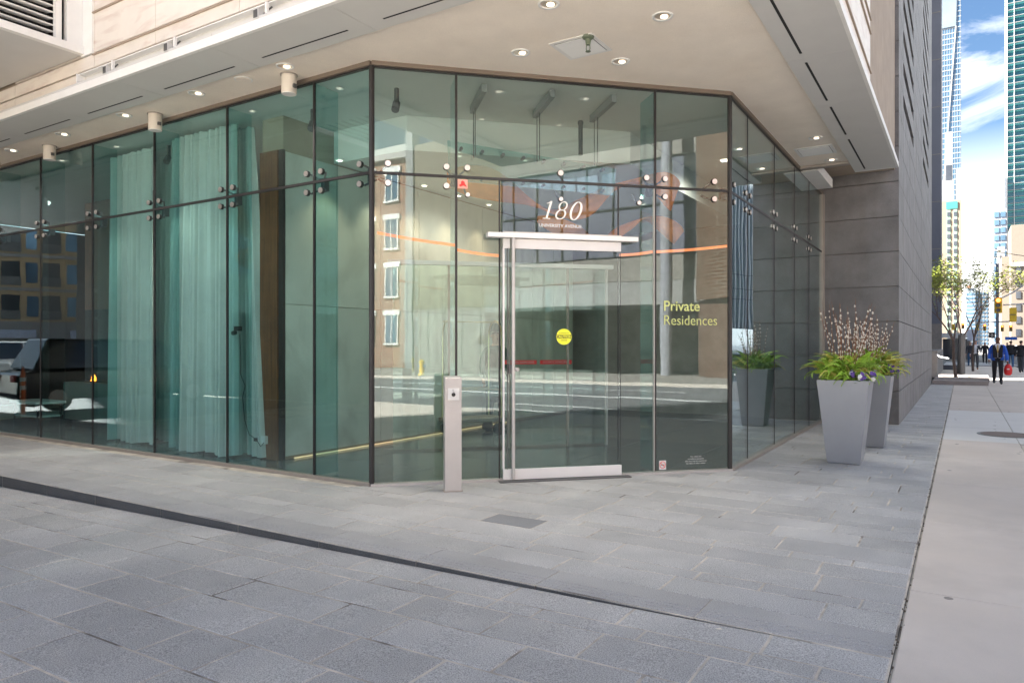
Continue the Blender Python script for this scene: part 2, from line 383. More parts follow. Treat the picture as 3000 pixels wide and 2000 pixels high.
# kerb
kb = kind(MB().box(-16, PAV-.01, 3.86, 4.14, -.3, -.02).build('kerb', joint), 'structure')
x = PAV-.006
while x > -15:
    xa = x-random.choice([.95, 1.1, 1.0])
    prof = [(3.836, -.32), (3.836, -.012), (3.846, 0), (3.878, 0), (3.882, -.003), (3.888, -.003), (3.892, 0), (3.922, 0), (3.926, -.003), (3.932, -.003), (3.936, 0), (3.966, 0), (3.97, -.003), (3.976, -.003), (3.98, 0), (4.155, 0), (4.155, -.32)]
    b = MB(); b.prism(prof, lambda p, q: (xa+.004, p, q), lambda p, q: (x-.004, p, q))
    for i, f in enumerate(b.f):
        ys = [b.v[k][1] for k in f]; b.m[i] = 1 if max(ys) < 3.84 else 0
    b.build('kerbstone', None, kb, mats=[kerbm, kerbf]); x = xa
# concrete sidewalk with slabs
swk = kind(MB().box(PAV+.002, 2.9, -30, 60, -.3, -.012).build('sidewalk', joint), 'structure')
ys = [-30, -6, -1, 1, 3.0, 4.96, 6.96, 9.03, 11.1, 13.18, 15.2, 17.2, 19.15, 22, 25, 28, 30.85, 34, 37, 40, 43, 46, 49, 52, 55, 60]
for a, b_ in zip(ys, ys[1:]):
    for (xa, xb) in ((PAV+.012, .72), (.728, 2.88)):
        new = abs(a-13.18) < .1 or abs(a-15.2) < .1 or abs(a-17.2) < .1
        s = MB().stone(xa, xb, a+.005, b_-.005, .03, 0, .006)
        s.build('concrete_slab', concrete_new if new else concrete, swk)
kb2 = kind(MB().box(2.884, 3.04, -30, 60, -.3, .0).build('street_kerb', concrete), 'structure')
road = kind(MB().box(3.04, 15.6, -80, 62, -.4, -.13).build('road', asphalt), 'structure')
for i, (xx, segs) in enumerate([(3.75, [(-40, 0), (1.5, 12), (16, 40)]), (4.3, [(-20, -4), (0, 3.2), (5, 14), (17, 30)]), (5.75, [(-30, -14), (-10, -5), (0, 4), (8, 12), (16, 20)]), (9.3, [(-60, 55)]), (9.55, [(-60, 55)]), (12.5, [(-30, -27), (-20, -17), (-10, -7), (0, 3), (10, 13)])]):
    for a, b_ in segs: kind(MB().box(xx, xx+.12, a, b_, -.13, -.126).build('lane_line', whitepaint), 'structure')
gnd = kind(MB().box(-300, 900, -300, 2500, -.9, -.45).build('ground', asphalt), 'structure')
cross = kind(MB().box(-60, 60, 62, 78, -.44, -.02).build('cross_street', asphalt), 'structure')
far_walk = kind(MB().box(15.75, 24.0, -80, 61.5, -.4, 0).build('far_sidewalk', cgrey), 'structure')
far_kerb = kind(MB().box(15.6, 15.748, -80, 61.5, -.4, 0).build('far_kerb', concrete), 'structure')
near2 = kind(MB().box(-6, 3.0, 78, 400, -.4, 0).build('next_block_sidewalk', cgrey), 'structure')
road2 = kind(MB().box(3.02, 15.6, 78, 900, -.4, -.1).build('next_block_road', asphalt), 'structure')
for k in range(9): kind(MB().box(-1.2, 3.4, 63+k*1.2, 63.5+k*1.2, -.02, -.014).build('crosswalk_bar', whitepaint), 'structure')
# litter
lt = MB()
for k in range(46):
    lx_ = random.uniform(-9, -.5); ly_ = random.choice([3.80-abs(random.gauss(0, .05)), random.uniform(1.8, 8)]); q_ = random.uniform(.004, .014); z_ = .002 if ly_ > 3.86 else dz(lx_)+.003
    if ly_ > 5.3 and lx_ < -3.5: continue
    n = len(lt.v); a_ = random.uniform(0, 3)
    lt.v += [(lx_+q_*cos(a_+i*1.57)*(1 if i % 2 else 1.8), ly_+q_*sin(a_+i*1.57), z_+.002*i) for i in range(4)]; lt.add([(0, 1, 2, 3)], n)
kind(lt.build('litter', mat('litter_pale', (.62, .58, .5), .9)), 'stuff')
eg = MB()
for k in range(230):
    x_, y_ = PAV+random.gauss(.004, .006), 2.6+26*random.random()**1.8; q_ = random.uniform(.004, .011); eg.ball((x_, y_, -.004), q_, 5, 4, sx=.6, sy=1.6, sz=.5)
kind(eg.build('edge_dirt', mat('edge_dirt', (.11, .085, .06), .95, var=.5, scale=12)), 'stuff')
# gum spots on the concrete
gs = MB()
for k in range(60):
    x_, y_ = random.uniform(-.2, 2.5), random.uniform(3.4, 24); q_ = random.uniform(.012, .028); gs.tube([(x_, y_, -.002), (x_, y_, .0012)], q_, 8)
kind(gs.build('gum_spots', mat('gum', (.27, .24, .215), .8, var=.3, scale=9)), 'stuff')
# manhole
t = thing('manhole_cover', 'dark round utility cover set in the pale concrete sidewalk slab', 'manhole cover', (.62, 14.35, .001))
MB().tube([(.62, 14.35, 0), (.62, 14.35, .006)], .42, 28).build('rim', darksteel, t)
MB().tube([(.62, 14.35, .002), (.62, 14.35, .010)], .37, 28).build('lid', mat('rust_iron', (.16, .11, .09), .7, var=.3, scale=20), t)

# ================================================================== GLASS WALLS
def disc_fit(parent, fr, s, z, r=.031, n=.008, dirs=(0, 0)):
    f = MB(); f.tube([fr(s, n-.03, z), fr(s, n+.002, z)], r*1.16, 14); o = f.build('disc_fitting', silicone, parent)
    MB().tube([fr(s, n+.0015, z), fr(s, n+.012, z)], r, 14).build('disc', steelf, o)
    if dirs != (0, 0):
        MB().tube([fr(s, -.012, z), fr(s, -.07, z), fr(s+dirs[0], -.15, z+dirs[1])], .012, 6).build('arm', darksteel, o)
    return o
TZ, MZ = 4.41, 3.29
def glazing(tname, label, fr, joints, gm, fins=True, s_end=None, mull=.012, skip=()):
    t = thing(tname, label, 'glass wall', fr(0, 0, 0))
    L_ = joints[-1]
    for i, (a, b_) in enumerate(zip(joints, joints[1:])):
        if i not in skip: MB().fbox(fr, a+mull, b_-mull, -.012, 0, .035, MZ-.014).build('lower_pane', gm, t)
        MB().fbox(fr, a+mull, b_-mull, -.012, 0, MZ+.014, TZ).build('upper_pane', gm, t)
    for i, a in enumerate(joints):
        w = mull if 0 < i < len(joints)-1 else mull*2.0
        MB().fbox(fr, a-w, a+w, -.02, .004, .035, TZ).build('mullion', silicone, t)
    MB().fbox(fr, 0, L_, -.022, .006, MZ-.014, MZ+.014).build('transom', silicone, t)
    MB().fbox(fr, 0, L_, -.05, .03, TZ, TZ+.045).build('head_trim', bronze, t)
    MB().fbox(fr, 0, L_, -.04, .002, TZ-.014, TZ).build('head_gasket', silicone, t)
    return t
# left wall
jl = [0, .863, 2.388, 3.919, 5.463, 6.975, 8.45, 9.95, 11.45]
gl = glazing('glass_wall', 'long teal glass wall left of the entrance with curtains behind it', FL, jl, G_L)
MB().fbox(FL, 0, jl[-1], -.05, .035, -.001, .035).build('sill', bronze_l, gl)
for j in jl[1:]:
    MB().fbox(FL, j-.006, j+.006, -.36, -.03, .02, TZ-.02).build('glass_fin', G_F, gl)
    for sx in (-.115, .115):
        for zz in (-.105, .105): disc_fit(gl, FL, j+sx, MZ+zz, dirs=(-sx, -zz*.6))
    MB().fbox(FL, j-.03, j+.03, -.20, -.13, MZ-.07, MZ+.07).build('spider_bracket', darksteel, gl)
for zz in (-.105, .105): disc_fit(gl, FL, .165, MZ+zz, dirs=(-.1, -zz*.6))
# door wall
jd = [0, .897, 3.202, 4.149]
gd = glazing('glass_wall', 'clear chamfered glass wall around the steel framed entrance door', FD, jd, G_D, skip=(1,))
for (a, b_) in ((.909, 1.368), (2.757, 3.19)): MB().fbox(FD, a, b_, -.012, 0, .02, MZ-.014).build('side_pane', G_D, gd)
MB().fbox(FD, 1.378, 2.747, -.012, 0, 2.70, MZ-.014).build('transom_pane', G_D, gd)
for a in (1.373, 2.752): MB().fbox(FD, a-.007, a+.007, -.014, .003, .02, MZ-.01).build('thin_mullion', silicone, gd)
MB().fbox(FD, 3.182, 3.19, -.03, .012, .02, MZ-.02).build('steel_edge_strip', steel, gd)
for (a, b_) in ((-.01, 1.40), (2.76, 4.16)): MB().fbox(FD, a, b_, -.05, .05, 0, .024).build('threshold', steel, gd)
for (s, z) in [(.17, 1), (.79, 1), (1.016, 1), (2.066, 1), (3.09, 1), (3.32, 1), (3.943, 1), (.17, -1), (.79, -1), (3.32, -1), (3.943, -1)]:
    disc_fit(gd, FD, s, MZ+.1+(.0 if z > 0 else -.205), dirs=(.09 if s in (.79, 2.066, 3.09) else -.09, -.07*z))
for s in (1.02, 2.07, 3.0): disc_fit(gd, FD, s, MZ-.19, r=.024, dirs=(-.02, .12))
for s in (.897, 3.202): MB().fbox(FD, s-.006, s+.006, -.42, -.03, .02, TZ-.02).build('glass_fin', G_F, gd)
for s in (.0, .897, 3.202, 4.149): MB().fbox(FD, s-.035, s+.035, -.2, -.13, MZ-.07, MZ+.07).build('spider_bracket', darksteel, gd)
# door: part of the wall, with its own sub-parts
dr_ = MB().fbox(FD, 1.41, 2.755, .045, .057, .125, 2.53).build('sliding_door', G_D, gd)
def sub(o, mb, name, m, **k):
    q = mb.build(name, m, None, origin=gd['_o'], **k); q.location = (0, 0, 0); q.parent = o; return q
sub(dr_, MB().fbox(FD, 1.40, 2.762, .035, .075, .018, .13), 'bottom_rail', satin)
sub(dr_, MB().fbox(FD, 1.40, 1.475, .035, .075, 2.527, 2.632), 'corner_patch', white)
sub(dr_, MB().fbox(FD, 1.53, 2.755, .035, .075, 2.527, 2.632), 'top_rail', satin)
sub(dr_, MB().fbox(FD, 1.394, 1.412, .03, .08, .13, 2.527), 'edge_strip', satin)
sub(dr_, MB().fbox(FD, 2.752, 2.757, .045, .058, .13, 2.527), 'edge_gasket', silicone)
sub(dr_, MB().tube([FD(1.502, .115, .03), FD(1.502, .115, 2.655)], .02, 14), 'pull_handle', steel, smooth=False)
sub(dr_, MB().fbox(FD, 1.445, 1.452, .05, .07, .13, 2.527), 'rear_handle_bar', darksteel)
sub(dr_, MB().fbox(FD, 1.455, 1.485, .06, .10, 1.17, 1.27), 'lock', darksteel)
sub(dr_, MB().tube([FD(1.53, .10, 1.215), FD(1.545, .14, 1.215)], .022, 10), 'knob', steel)
hb = MB().fbox(FD, 1.217, 2.937, .03, .14, 2.638, 2.688).build('header_track', satin, gd)
MB().fbox(FD, 1.40, 2.75, .02, .10, 2.690, 2.706).build('header_cap', steel, gd)
MB().fbox(FD, 1.35, 2.85, .02, .16, .001, .012).build('door_sill_plate', darksteel, gd)
# right wall
jr = [0, .82, 2.36, 3.85, 5.15, 6.66]
gr = glazing('glass_wall', 'glass wall beside the planters that mirrors the dark stone', FR, jr, G_R, mull=.007)
MB().fbox(FR, 0, jr[-1], -.05, .05, -.001, .035).build('sill', bronze_l, gr)
for j in jr[1:-1]:
    for sx in (-.115, .115):
        for zz in (-.105, .105): disc_fit(gr, FR, j+sx, MZ+zz)
for zz in (-.105, .105): disc_fit(gr, FR, .16, MZ+zz)
MB().fbox(FR, 6.56, 6.60, -.03, .05, 0, TZ).build('end_post', bronze_l, gr)
MB().fbox(FR, 6.48, 6.53, -.03, .03, 0, TZ).build('end_channel', bronze_l, gr)
for c_ in (A, B): MB().tube([(c_.x, c_.y, 0), (c_.x, c_.y, TZ)], .026, 8).build('corner_post', silicone, gd)

# ================================================================== CANOPY
ZC = 4.455
cn = thing('canopy', 'wide flat entrance canopy with beige stucco ceiling and grey metal edges', 'canopy', (-3, 5, ZC))
st = MB(); st.prism([(-22, 5.03), (-1.55, 5.03), (-1.55, 12.85), (-2.30, 12.85), (GX-.0, 12.85), (GX, B.y+.03), (B.x-.02, B.y+.03), (A.x-.02, GY+.03), (-22, GY+.03)], lambda a, b_: (a, b_, ZC), lambda a, b_: (a, b_, ZC+.25))
st.build('stucco_soffit', stucco, cn)
zb = ZC-.035
def pane_slot(x0, x1, y0, y1, horiz, s0, s1):
    MB().box(x0, x1, y0, y1, zb, zb+.14).build('metal_panel', metalpanel, cn)
xs = [-1.2, -2.9, -4.65, -6.3, -8.0, -9.65, -11.3, -12.95, -14.6]
for i, (a, b_) in enumerate(zip(xs, xs[1:])):
    MB().box(b_+.003, a-.003 if i else -.92, 4.44, 5.03, zb, zb+.14).build('metal_panel', metalpanel, cn)
    MB().box(b_+.22, a-.22, 4.865, 4.885, zb-.0015, zb+.01).build('vent_slot', slotm, cn)
yr = [5.035, 6.2, 7.85, 9.5, 11.15, 13.45]
for i, (a, b_) in enumerate(zip(yr, yr[1:])):
    MB().box(-1.55, -.93, a+.002, b_-.002, zb, zb+.14).build('metal_panel', metalpanel, cn)
    MB().box(-1.395, -1.37, a+.12, b_-.15, zb-.0015, zb+.01).build('vent_slot', slotm, cn)
MB().box(-15, -.9, 4.40, 4.44, zb-.002, zb+.085).build('fascia_lip', whitelip, cn)
MB().box(-.93, -.895, 4.40, 13.45, zb-.002, zb+.085).build('fascia_lip', whitelip, cn)
MB().box(-1.55, -.895, 13.452, 13.48, zb-.002, zb+.085).build('fascia_lip', whitelip, cn)
MB().box(-2.30, -1.552, 12.72, 12.852, zb-.01, ZC-.001).build('stucco_edge_trim', bronze_l, cn)
# white bracket beyond the canopy end
br = thing('steel_bracket', 'white triangular steel bracket beyond the canopy end above the glass', 'bracket', (-2.1, 13.6, 4.4))
MB().box(-2.32, -2.05, 12.9, 14.5, 4.40, 4.43).build('base_plate', whitelip, br)
MB().box(-2.07, -2.05, 12.9, 14.5, 4.43, 4.56).build('side_plate', whitelip, br)
MB().prism([(12.9, 4.43), (14.5, 4.43), (14.5, 4.6)], lambda a, b_: (-2.2, a, b_), lambda a, b_: (-2.17, a, b_)).build('web_plate', metalpanel, br)

# ceiling fittings
DL = [(-12.32, 5.24, 'downlight in the left soffit, last one near the frame edge'), (-10.76, 5.22, 'downlight in the left soffit, right of the leftmost cylinder fixture'), (-9.2, 5.21, 'downlight in the soffit just left of the middle cylinder fixture'),
      (-7.67, 5.21, 'downlight midway between the middle and right cylinder fixtures'), (-6.13, 5.21, 'downlight directly above the largest cylinder fixture'), (-3.06, 5.48, 'downlight nearest the top edge, left of centre on the stucco'),
      (-2.3, 6.23, 'downlight at the top, right of the white ceiling hatch'), (-3.81, 6.24, 'downlight left of the white ceiling hatch with sprinkler'), (-3.04, 6.99, 'downlight below and right of the white ceiling hatch'),
      (-1.79, 11.06, 'downlight above the far small hatch on the right soffit'), (-1.79, 12.5, 'downlight beside the far end of the right soffit')]
def make_dl(loc, lab):
    t = thing('ceiling_downlight', 'small recessed '+lab, 'ceiling light', (loc[0], loc[1], ZC), 'downlights recessed in the canopy soffit')
    x, y = loc; m = MB(); n = 20
    for k in range(n):
        a = 2*pi*k/n; m.v += [(x+.098*cos(a), y+.098*sin(a), ZC-.001), (x+.094*cos(a), y+.094*sin(a), ZC-.012), (x+.072*cos(a), y+.072*sin(a), ZC-.008), (x+.070*cos(a), y+.070*sin(a), ZC-.0015)]
    for k in range(n):
        k2 = (k+1) % n
        for j in range(3): m.add([(4*k+j, 4*k2+j, 4*k2+j+1, 4*k+j+1)])
    m.build('trim_ring', whitelip, t, smooth=True)
    MB().tube([(x, y, ZC-.004), (x, y, ZC-.0015)], .071, 20).build('reflector', reflector, t)
    MB().tube([(x+.01, y+.015, ZC-.009), (x+.01, y+.015, ZC-.004)], .034, 12).build('bulb', lamp_e, t)
    lamp('bulb_light', 'SPOT', (x, y, ZC-.03), 12, col=(1, .93, .84), spot=80, size=.05, parent=t)
for a, b_, l_ in DL: make_dl((a, b_), l_)
for (x, y, l_) in [(-6.29, 5.40, 'largest cylindrical surface light on the soffit beside the glass head'), (-8.82, 5.40, 'middle cylindrical surface light on the left soffit'), (-11.56, 5.42, 'leftmost cylindrical surface light, smallest of the three')]:
    t = thing('cylinder_light', l_+', cream metal', 'ceiling light', (x, y, ZC), 'cylindrical soffit lights')
    MB().tube([(x, y, ZC-.21), (x, y, ZC-.002)], .082, 24).build('housing', offwhite, t)
    MB().tube([(x, y, ZC-.216), (x, y, ZC-.209)], .078, 24).build('bottom_cap', whitelip, t)
    MB().tube([(x, y, ZC-.012), (x, y, ZC-.001)], .095, 24).build('mount_ring', bronze_l, t)
    lamp('bulb_light', 'SPOT', (x, y, ZC-.23), 8, col=(1, .93, .84), spot=85, size=.05, parent=t)
    MB().box(x+.075, x+.105, y-.02, y+.02, ZC-.16, ZC-.12).build('side_knob', darksteel, t)
sp = thing('ceiling_speaker', 'flat round grey speaker flush with the left stucco soffit', 'speaker', (-6.83, 5.22, ZC))
MB().tube([(-6.83, 5.22, ZC-.01), (-6.83, 5.22, ZC-.001)], .10, 24).build('rim', whitelip, sp); MB().tube([(-6.83, 5.22, ZC-.014), (-6.83, 5.22, ZC-.009)], .085, 24).build('grille', stucco, sp)
def hatch(cx, cy_, w, lab):
    t = thing('ceiling_hatch', lab, 'ceiling hatch', (cx, cy_, ZC))
    MB().box(cx-w, cx+w, cy_-w, cy_+w, ZC-.008, ZC-.001).build('frame', whitelip, t)
    MB().box(cx-w*.83, cx+w*.83, cy_-w*.83, cy_+w*.83, ZC-.010, ZC-.0085).build('gap', slotm, t)
    MB().box(cx-w*.81, cx+w*.81, cy_-w*.81, cy_+w*.81, ZC-.014, ZC-.009).build('panel', mat('hatch_white', (.9, .9, .88), .6, var=.02), t)
hatch(-3.23, 6.44, .235, 'square white access hatch behind the ceiling sprinkler')
hatch(-1.91, 11.8, .27, 'small far white access hatch on the right part of the soffit')
t = thing('sprinkler', 'dark green fire sprinkler hanging from the stucco ceiling', 'sprinkler', (-3.06, 6.26, ZC))
x, y = -3.06, 6.26
MB().tube([(x, y, ZC-.001), (x, y, ZC-.02), (x, y, ZC-.03)], [.062, .055, .03], 16).build('escutcheon', mat('patina', (.12, .15, .10), .5), t)
MB().tube([(x, y, ZC-.03), (x, y, ZC-.085)], [.03, .022], 12).build('body', MATS['patina'], t)
MB().tube([(x-.018, y, ZC-.085), (x-.02, y, ZC-.13), (x, y, ZC-.145), (x+.02, y, ZC-.13), (x+.018, y, ZC-.085)], .005, 6).build('frame_arms', MATS['patina'], t)
MB().tube([(x, y, ZC-.150), (x, y, ZC-.146)], .026, 12).build('deflector', MATS['patina'], t)

# ================================================================== UPPER MARBLE WALL
mw = thing('marble_wall', 'cream veined marble cladding with horizontal grooves above the canopy', 'wall', (-5, 4.72, 4.5))
MB().box(-20, -1.06, 4.76, 15.0, ZC+.26, 12).build('backing', groove, mw)
MB().box(-1.36, -1.06, 5.03, 10.40, ZC+.16, 12).build('backing', groove, mw)
zs = [4.61, 4.858, 5.038, 5.55, 5.73, 6.25, 6.43, 6.95, 7.13, 7.65]
vx = [-1.04, -3.55, -4.9, -6.24, -7.70, -8.98, -11.0, -12.3, -13.6, -15]
for i, (za, zb_) in enumerate(zip(zs, zs[1:])):
    for a, b_ in zip(vx, vx[1:]):
        if za > 5.03 and a < -9: continue
        MB().box(b_+.004, a-.004, 4.72, 4.775, za+.012, zb_-.012).build('marble_slab', marble, mw)
vy = [4.75, 6.6, 8.5, 10.42]
for i, (za, zb_) in enumerate(zip(zs, zs[1:])):
    for a, b_ in zip(vy, vy[1:]): MB().box(-1.075, -1.02, a+.004, b_-.004, za+.012, zb_-.012).build('marble_slab', marble, mw)
for z_ in zs[1:]:
    MB().box(-9.0, -1.02, 4.698, 4.72, z_-.028, z_-.012).build('groove_lip', groove, mw)
    MB().box(-1.02, -1.0, 4.7, 10.42, z_-.03, z_-.012).build('groove_lip', groove, mw)
ch = thing('light_trough', 'long pale metal trough behind the canopy lip along the marble', 'light trough', (-8.9, 4.6, 4.7))
MB().box(-8.95, -1.1, 4.52, 4.70, 4.70, 4.712).build('top_flange', whitelip, ch)
MB().box(-8.95, -1.1, 4.60, 4.612, 4.60, 4.70).build('web', metalpanel, ch)
MB().box(-8.97, -8.95, 4.50, 4.70, 4.60, 4.712).build('end_cap', whitelip, ch)
for (x, l_) in [(-8.22, 'left floodlight of the three above the canopy edge'), (-7.05, 'middle floodlight of the three above the canopy edge'), (-5.62, 'right floodlight of the three above the canopy edge')]:
    t = thing('floodlight', 'small grey '+l_, 'floodlight', (x, 4.47, 4.56), 'floodlights above the canopy edge')
    MB().box(x-.035, x+.035, 4.43, 4.50, 4.54, 4.63).build('lamp_head', metalpanel, t)
    MB().box(x-.028, x+.028, 4.426, 4.43, 4.548, 4.622).build('lens', darksteel, t)
    MB().tube([(x+.03, 4.47, 4.56), (x+.09, 4.48, 4.60), (x+.15, 4.5, 4.64)], .009, 6).build('cable', darksteel, t)
    MB().box(x+.12, x+.14, 4.44, 4.47, 4.55, 4.67).build('bracket', whitelip, t)
# louvre box
lb = thing('louvre_box', 'white framed ventilation louvre box projecting at the upper left', 'louvre', (-9.3, 4.0, 5.1))
MB().box(-32, -9.26, .3, 4.70, 5.06, 5.14).build('bottom_frame', metalpanel, lb)
MB().box(-9.26, -9.18, .3, 4.72, 5.06, 5.15).build('bottom_ledge', whitelip, lb)
MB().box(-9.30, -9.22, 4.52, 4.70, 5.15, 8).build('end_post', whitelip, lb)
MB().box(-9.0, -9.26, 4.702, 4.86, 5.04, 8).build('corner_column', whitelip, lb)
MB().box(-9.30, -9.24, 4.40, 4.47, 5.15, 5.72).build('inner_post', whitelip, lb)
MB().box(-32, -9.5, .3, 4.70, 5.14, 17).build('dark_shading_back', slotm, lb)  # extended up and left to block sun from the driveway
for k in range(7):
    z_ = 5.17+k*.078
    MB().prism([(-9.45, z_+.03), (-9.30, z_), (-9.285, z_+.012), (-9.44, z_+.045)], lambda a, b_: (a, .3, b_), lambda a, b_: (a, 4.40, b_)).build('louvre_slat', whitelip, lb)
MB().box(-9.32, -9.20, .3, 4.55, 5.72, 5.80).build('top_frame', whitelip, lb)
MB().box(-9.32, -9.25, .3, 4.70, 5.80, 8).build('upper_panel', marble, lb)

# ================================================================== DARK STONE BUILDING
ds = thing('stone_building', 'tall dark stone clad building with slotted vents beyond the planters', 'building', (-1.0, 15.1, 0))
MB().box(-9, -1.06, 15.16, 31.9, -.2, 21).build('core', tilejoint, ds)
z = 0.0; k = 0
zs_ = [-.03] + [.62+.65*i for i in range(13)]
for za, zb_ in zip(zs_, zs_[1:]): MB().box(-2.6, -1.004, 15.1, 15.17, za+.006, zb_-.006).build('stone_panel', darktile, ds)
z = zs_[-1]; up = MB()
while z < 20.3: up.box(-3.6, -1.004, 15.1, 15.17, z+.006, z+.644); z += .65
kind(up.build('upper_stone_panels', darktile, ds), 'stuff')
yj = [15.102, 16.3, 17.4, 18.5, 19.83, 21.1, 22.3, 23.49, 24.8, 26.1, 27.4, 28.7, 30.2, 31.9]
rest = MB(); cnt = 0
for za, zb_ in zip(zs_, zs_[1:]):
    for i, (a, b_) in enumerate(zip(yj, yj[1:])):
        if zb_ > 6.25 and (1 <= i < 4): continue
        if zb_ > 6.5 and (8 <= i < 11): continue
        MB().box(-1.07, -1.0, a+.006 if abs(a-23.49) > .01 else a+.05, b_-.006, za+.006, zb_-.006).build('side_panel', darktile2, ds)
z = zs_[-1]
while z < 20.3:
    for i, (a, b_) in enumerate(zip(yj, yj[1:])):
        if (1 <= i < 4) or (8 <= i < 11): continue
        rest.box(-1.07, -1.0, a+.006, b_-.006, z+.006, z+.644)
    z += .65
kind(rest.build('upper_side_panels', darktile2, ds), 'stuff')
MB().box(-1.15, -1.05, 23.45, 23.56, -.1, 21).build('vertical_groove', slotm, ds)
for (a, b_, z0) in ((16.3, 19.83, 5.82), (24.8, 28.7, 6.47)):
    MB().box(-1.2, -1.055, a, b_, z0, 21).build('vent_recess', slotm, ds)
    z = z0; n_ = 0; far = MB()
    while z < 20.4:
        if n_ < 18: MB().box(-1.07, -1.0, a+.006, b_-.006, z+.006, z+.40).build('vent_slab', darktile2, ds)
        else: far.box(-1.07, -1.0, a, b_, z, z+.40)
        z += .65; n_ += 1
    kind(far.build('upper_vent_slabs', darktile2, ds), 'stuff')

# ================================================================== PLANTERS
def planter(cx, cy_, lab, h=1.045, wb=.19, wt=.295):
    t = thing('planter', lab, 'planter', (cx, cy_, 0), 'tapered planters by the glass wall')
    m = MB(); q = lambda w, z: [(cx-w, cy_-w, z), (cx+w, cy_-w, z), (cx+w, cy_+w, z), (cx-w, cy_+w, z)]
    rings = [q(wb-.01, .0), q(wb, .012), q(wt, h-.004), q(wt-.004, h), q(wt-.03, h), q(wt-.035, h-.09)]
    for r in rings: m.v += r
    for i in range(5):
        for k in range(4): m.add([(4*i+k, 4*i+(k+1) % 4, 4*i+4+(k+1) % 4, 4*i+4+k)])
    m.add([(3, 2, 1, 0)]); m.build('pot', planterm, t)
    MB().box(cx-wt+.035, cx+wt-.035, cy_-wt+.035, cy_+wt-.035, h-.1, h-.06).build('soil', soil, t)
def frond_mesh(L_, droop, seed):
    L_ *= .80; droop *= 1.05
    rg = random.Random(seed); m = MB(); n = 26; P = []
    for i in range(n+1):
        u = i/n; a = radians(78)-droop*u*u*1.1-.15*u
        P.append(P[-1]+Vector((cos(a), 0, sin(a)))*(L_/n) if P else Vector((0, 0, 0)))
    m.tube(P[::5]+[P[-1]], .0025, 3)
    for i in range(2, n):
        u = i/n; w = .060*sin(pi*min(1, u*1.15+.08))**.7*(1-u*.55)*(.8+rg.random()*.4)+.006
        d = (P[i+1]-P[i-1]).normalized(); sdir = Vector((0, 1, 0)); nrm = d.cross(sdir)
        for s in (-1, 1):
            tip = P[i]+sdir*s*w+d*w*.35-nrm*w*(rg.uniform(-.1, .35)); b0 = P[i]-d*.011; b1 = P[i]+d*.012
            mid = (b0+b1)/2+(tip-P[i])*.55+nrm*.004
            k = len(m.v); m.v += [tuple(b0), tuple(mid-d*.010), tuple(tip), tuple(mid+d*.013), tuple(b1)]; m.add([(k, k+1, k+2), (k, k+2, k+4), (k+4, k+2, k+3)])
    return m
fr_meshes = []
for i in range(10):
    o = frond_mesh(random.uniform(.48, .72), random.uniform(1.0, 2.3), i).build('fern_frond', fern_m); fr_meshes.append(o.data); bpy.data.objects.remove(o)
fy = []
for i in range(4):
    o = frond_mesh(random.uniform(.5, .66), random.uniform(.9, 1.9), 40+i).build('fern_frond', fern_y); fy.append(o.data); bpy.data.objects.remove(o)
def fern(cx, cy_, z, n, lab, yel, sc_=1):
    t = thing('fern', lab, 'fern', (cx, cy_, z), 'ferns in the planters')
    for i in range(n):
        o = bpy.data.objects.new('fern_frond', random.choice(fy if random.random() < yel else fr_meshes)); C.objects.link(o); o.parent = t
        a = 2*pi*random.random(); rr = random.uniform(0, .16)
        o.location = (cos(a)*rr, sin(a)*rr, -.02); s = sc_*random.uniform(.85, 1.25); o.scale = (s, s, s)
        o.rotation_euler = (random.uniform(-.75, .75), random.uniform(-.55, .5), a+random.uniform(-.4, .4))
def willow(cx, cy_, z, n, lab, top):
    t = thing('willow_branches', lab, 'branches', (cx, cy_, z), 'catkin branches in the planters')
    for i in range(n):
        a = 2*pi*random.random(); lean = random.uniform(.05, .33); L_ = random.uniform(.65, 1.0)*top
        P = [Vector((cx+cos(a)*.08, cy_+sin(a)*.08, z-.05))]; d = Vector((cos(a)*lean, sin(a)*lean, 1)).normalized()
        for k in range(7): d = (d+Vector((random.uniform(-.05, .05), random.uniform(-.05, .05), .02))).normalized(); P.append(P[-1]+d*L_/7)
        tw = MB().tube(P, [.0085-.0009*k for k in range(8)], 5).build('twig', twigm, t)
        m = MB()
        for k in range(8):
            u = .4+.58*k/8; j = min(6, int(u*7)); p = P[j].lerp(P[j+1], u*7-j); q = p+Vector((random.uniform(-.014, .014), random.uniform(-.014, .014), .008))
            m.ball(q, random.uniform(.007, .012), 5, 4, sz=1.6)
        q = m.build('catkins', catkin, None, origin=t['_o']); q.location = (0, 0, 0); q.parent = tw; kind(q, 'stuff')
def pansies(cx, cy_, z, lab, n=28):
    t = thing('pansy_cluster', lab, 'flowers', (cx, cy_, z), 'pansies in the planters')
    lf = MB()
    for i in range(70):
        p = Vector((cx+random.uniform(-.17, .17), cy_+random.uniform(-.13, .13), z+random.uniform(-.05, .06))); r = .022
        a = random.uniform(0, 6.3); u = Vector((cos(a), sin(a), random.uniform(-.5, .5)))*r; v = Vector((-sin(a), cos(a), random.uniform(-.4, .6)))*r*.7
        k = len(lf.v); lf.v += [tuple(p-u), tuple(p+v), tuple(p+u), tuple(p-v)]; lf.add([(k, k+1, k+2, k+3)])
    kind(lf.build('leaves', leafg, t), 'stuff')
    for i in range(n):
        p = Vector((cx+random.uniform(-.17, .17), cy_+random.uniform(-.15, .1), z+random.uniform(.0, .10))); b = MB()
        for k in range(5):
            a = 2*pi*k/5; c_ = p+Vector((cos(a)*.014, -.006, sin(a)*.014)); kk = len(b.v)
            for q in range(6): b.v.append(tuple(c_+Vector((cos(q*pi/3)*.014, random.uniform(-.003, .003), sin(q*pi/3)*.014))))
            b.add([tuple(range(kk, kk+6))])
        b.build('blossom', pwhite if random.random() < .35 else purple, t)
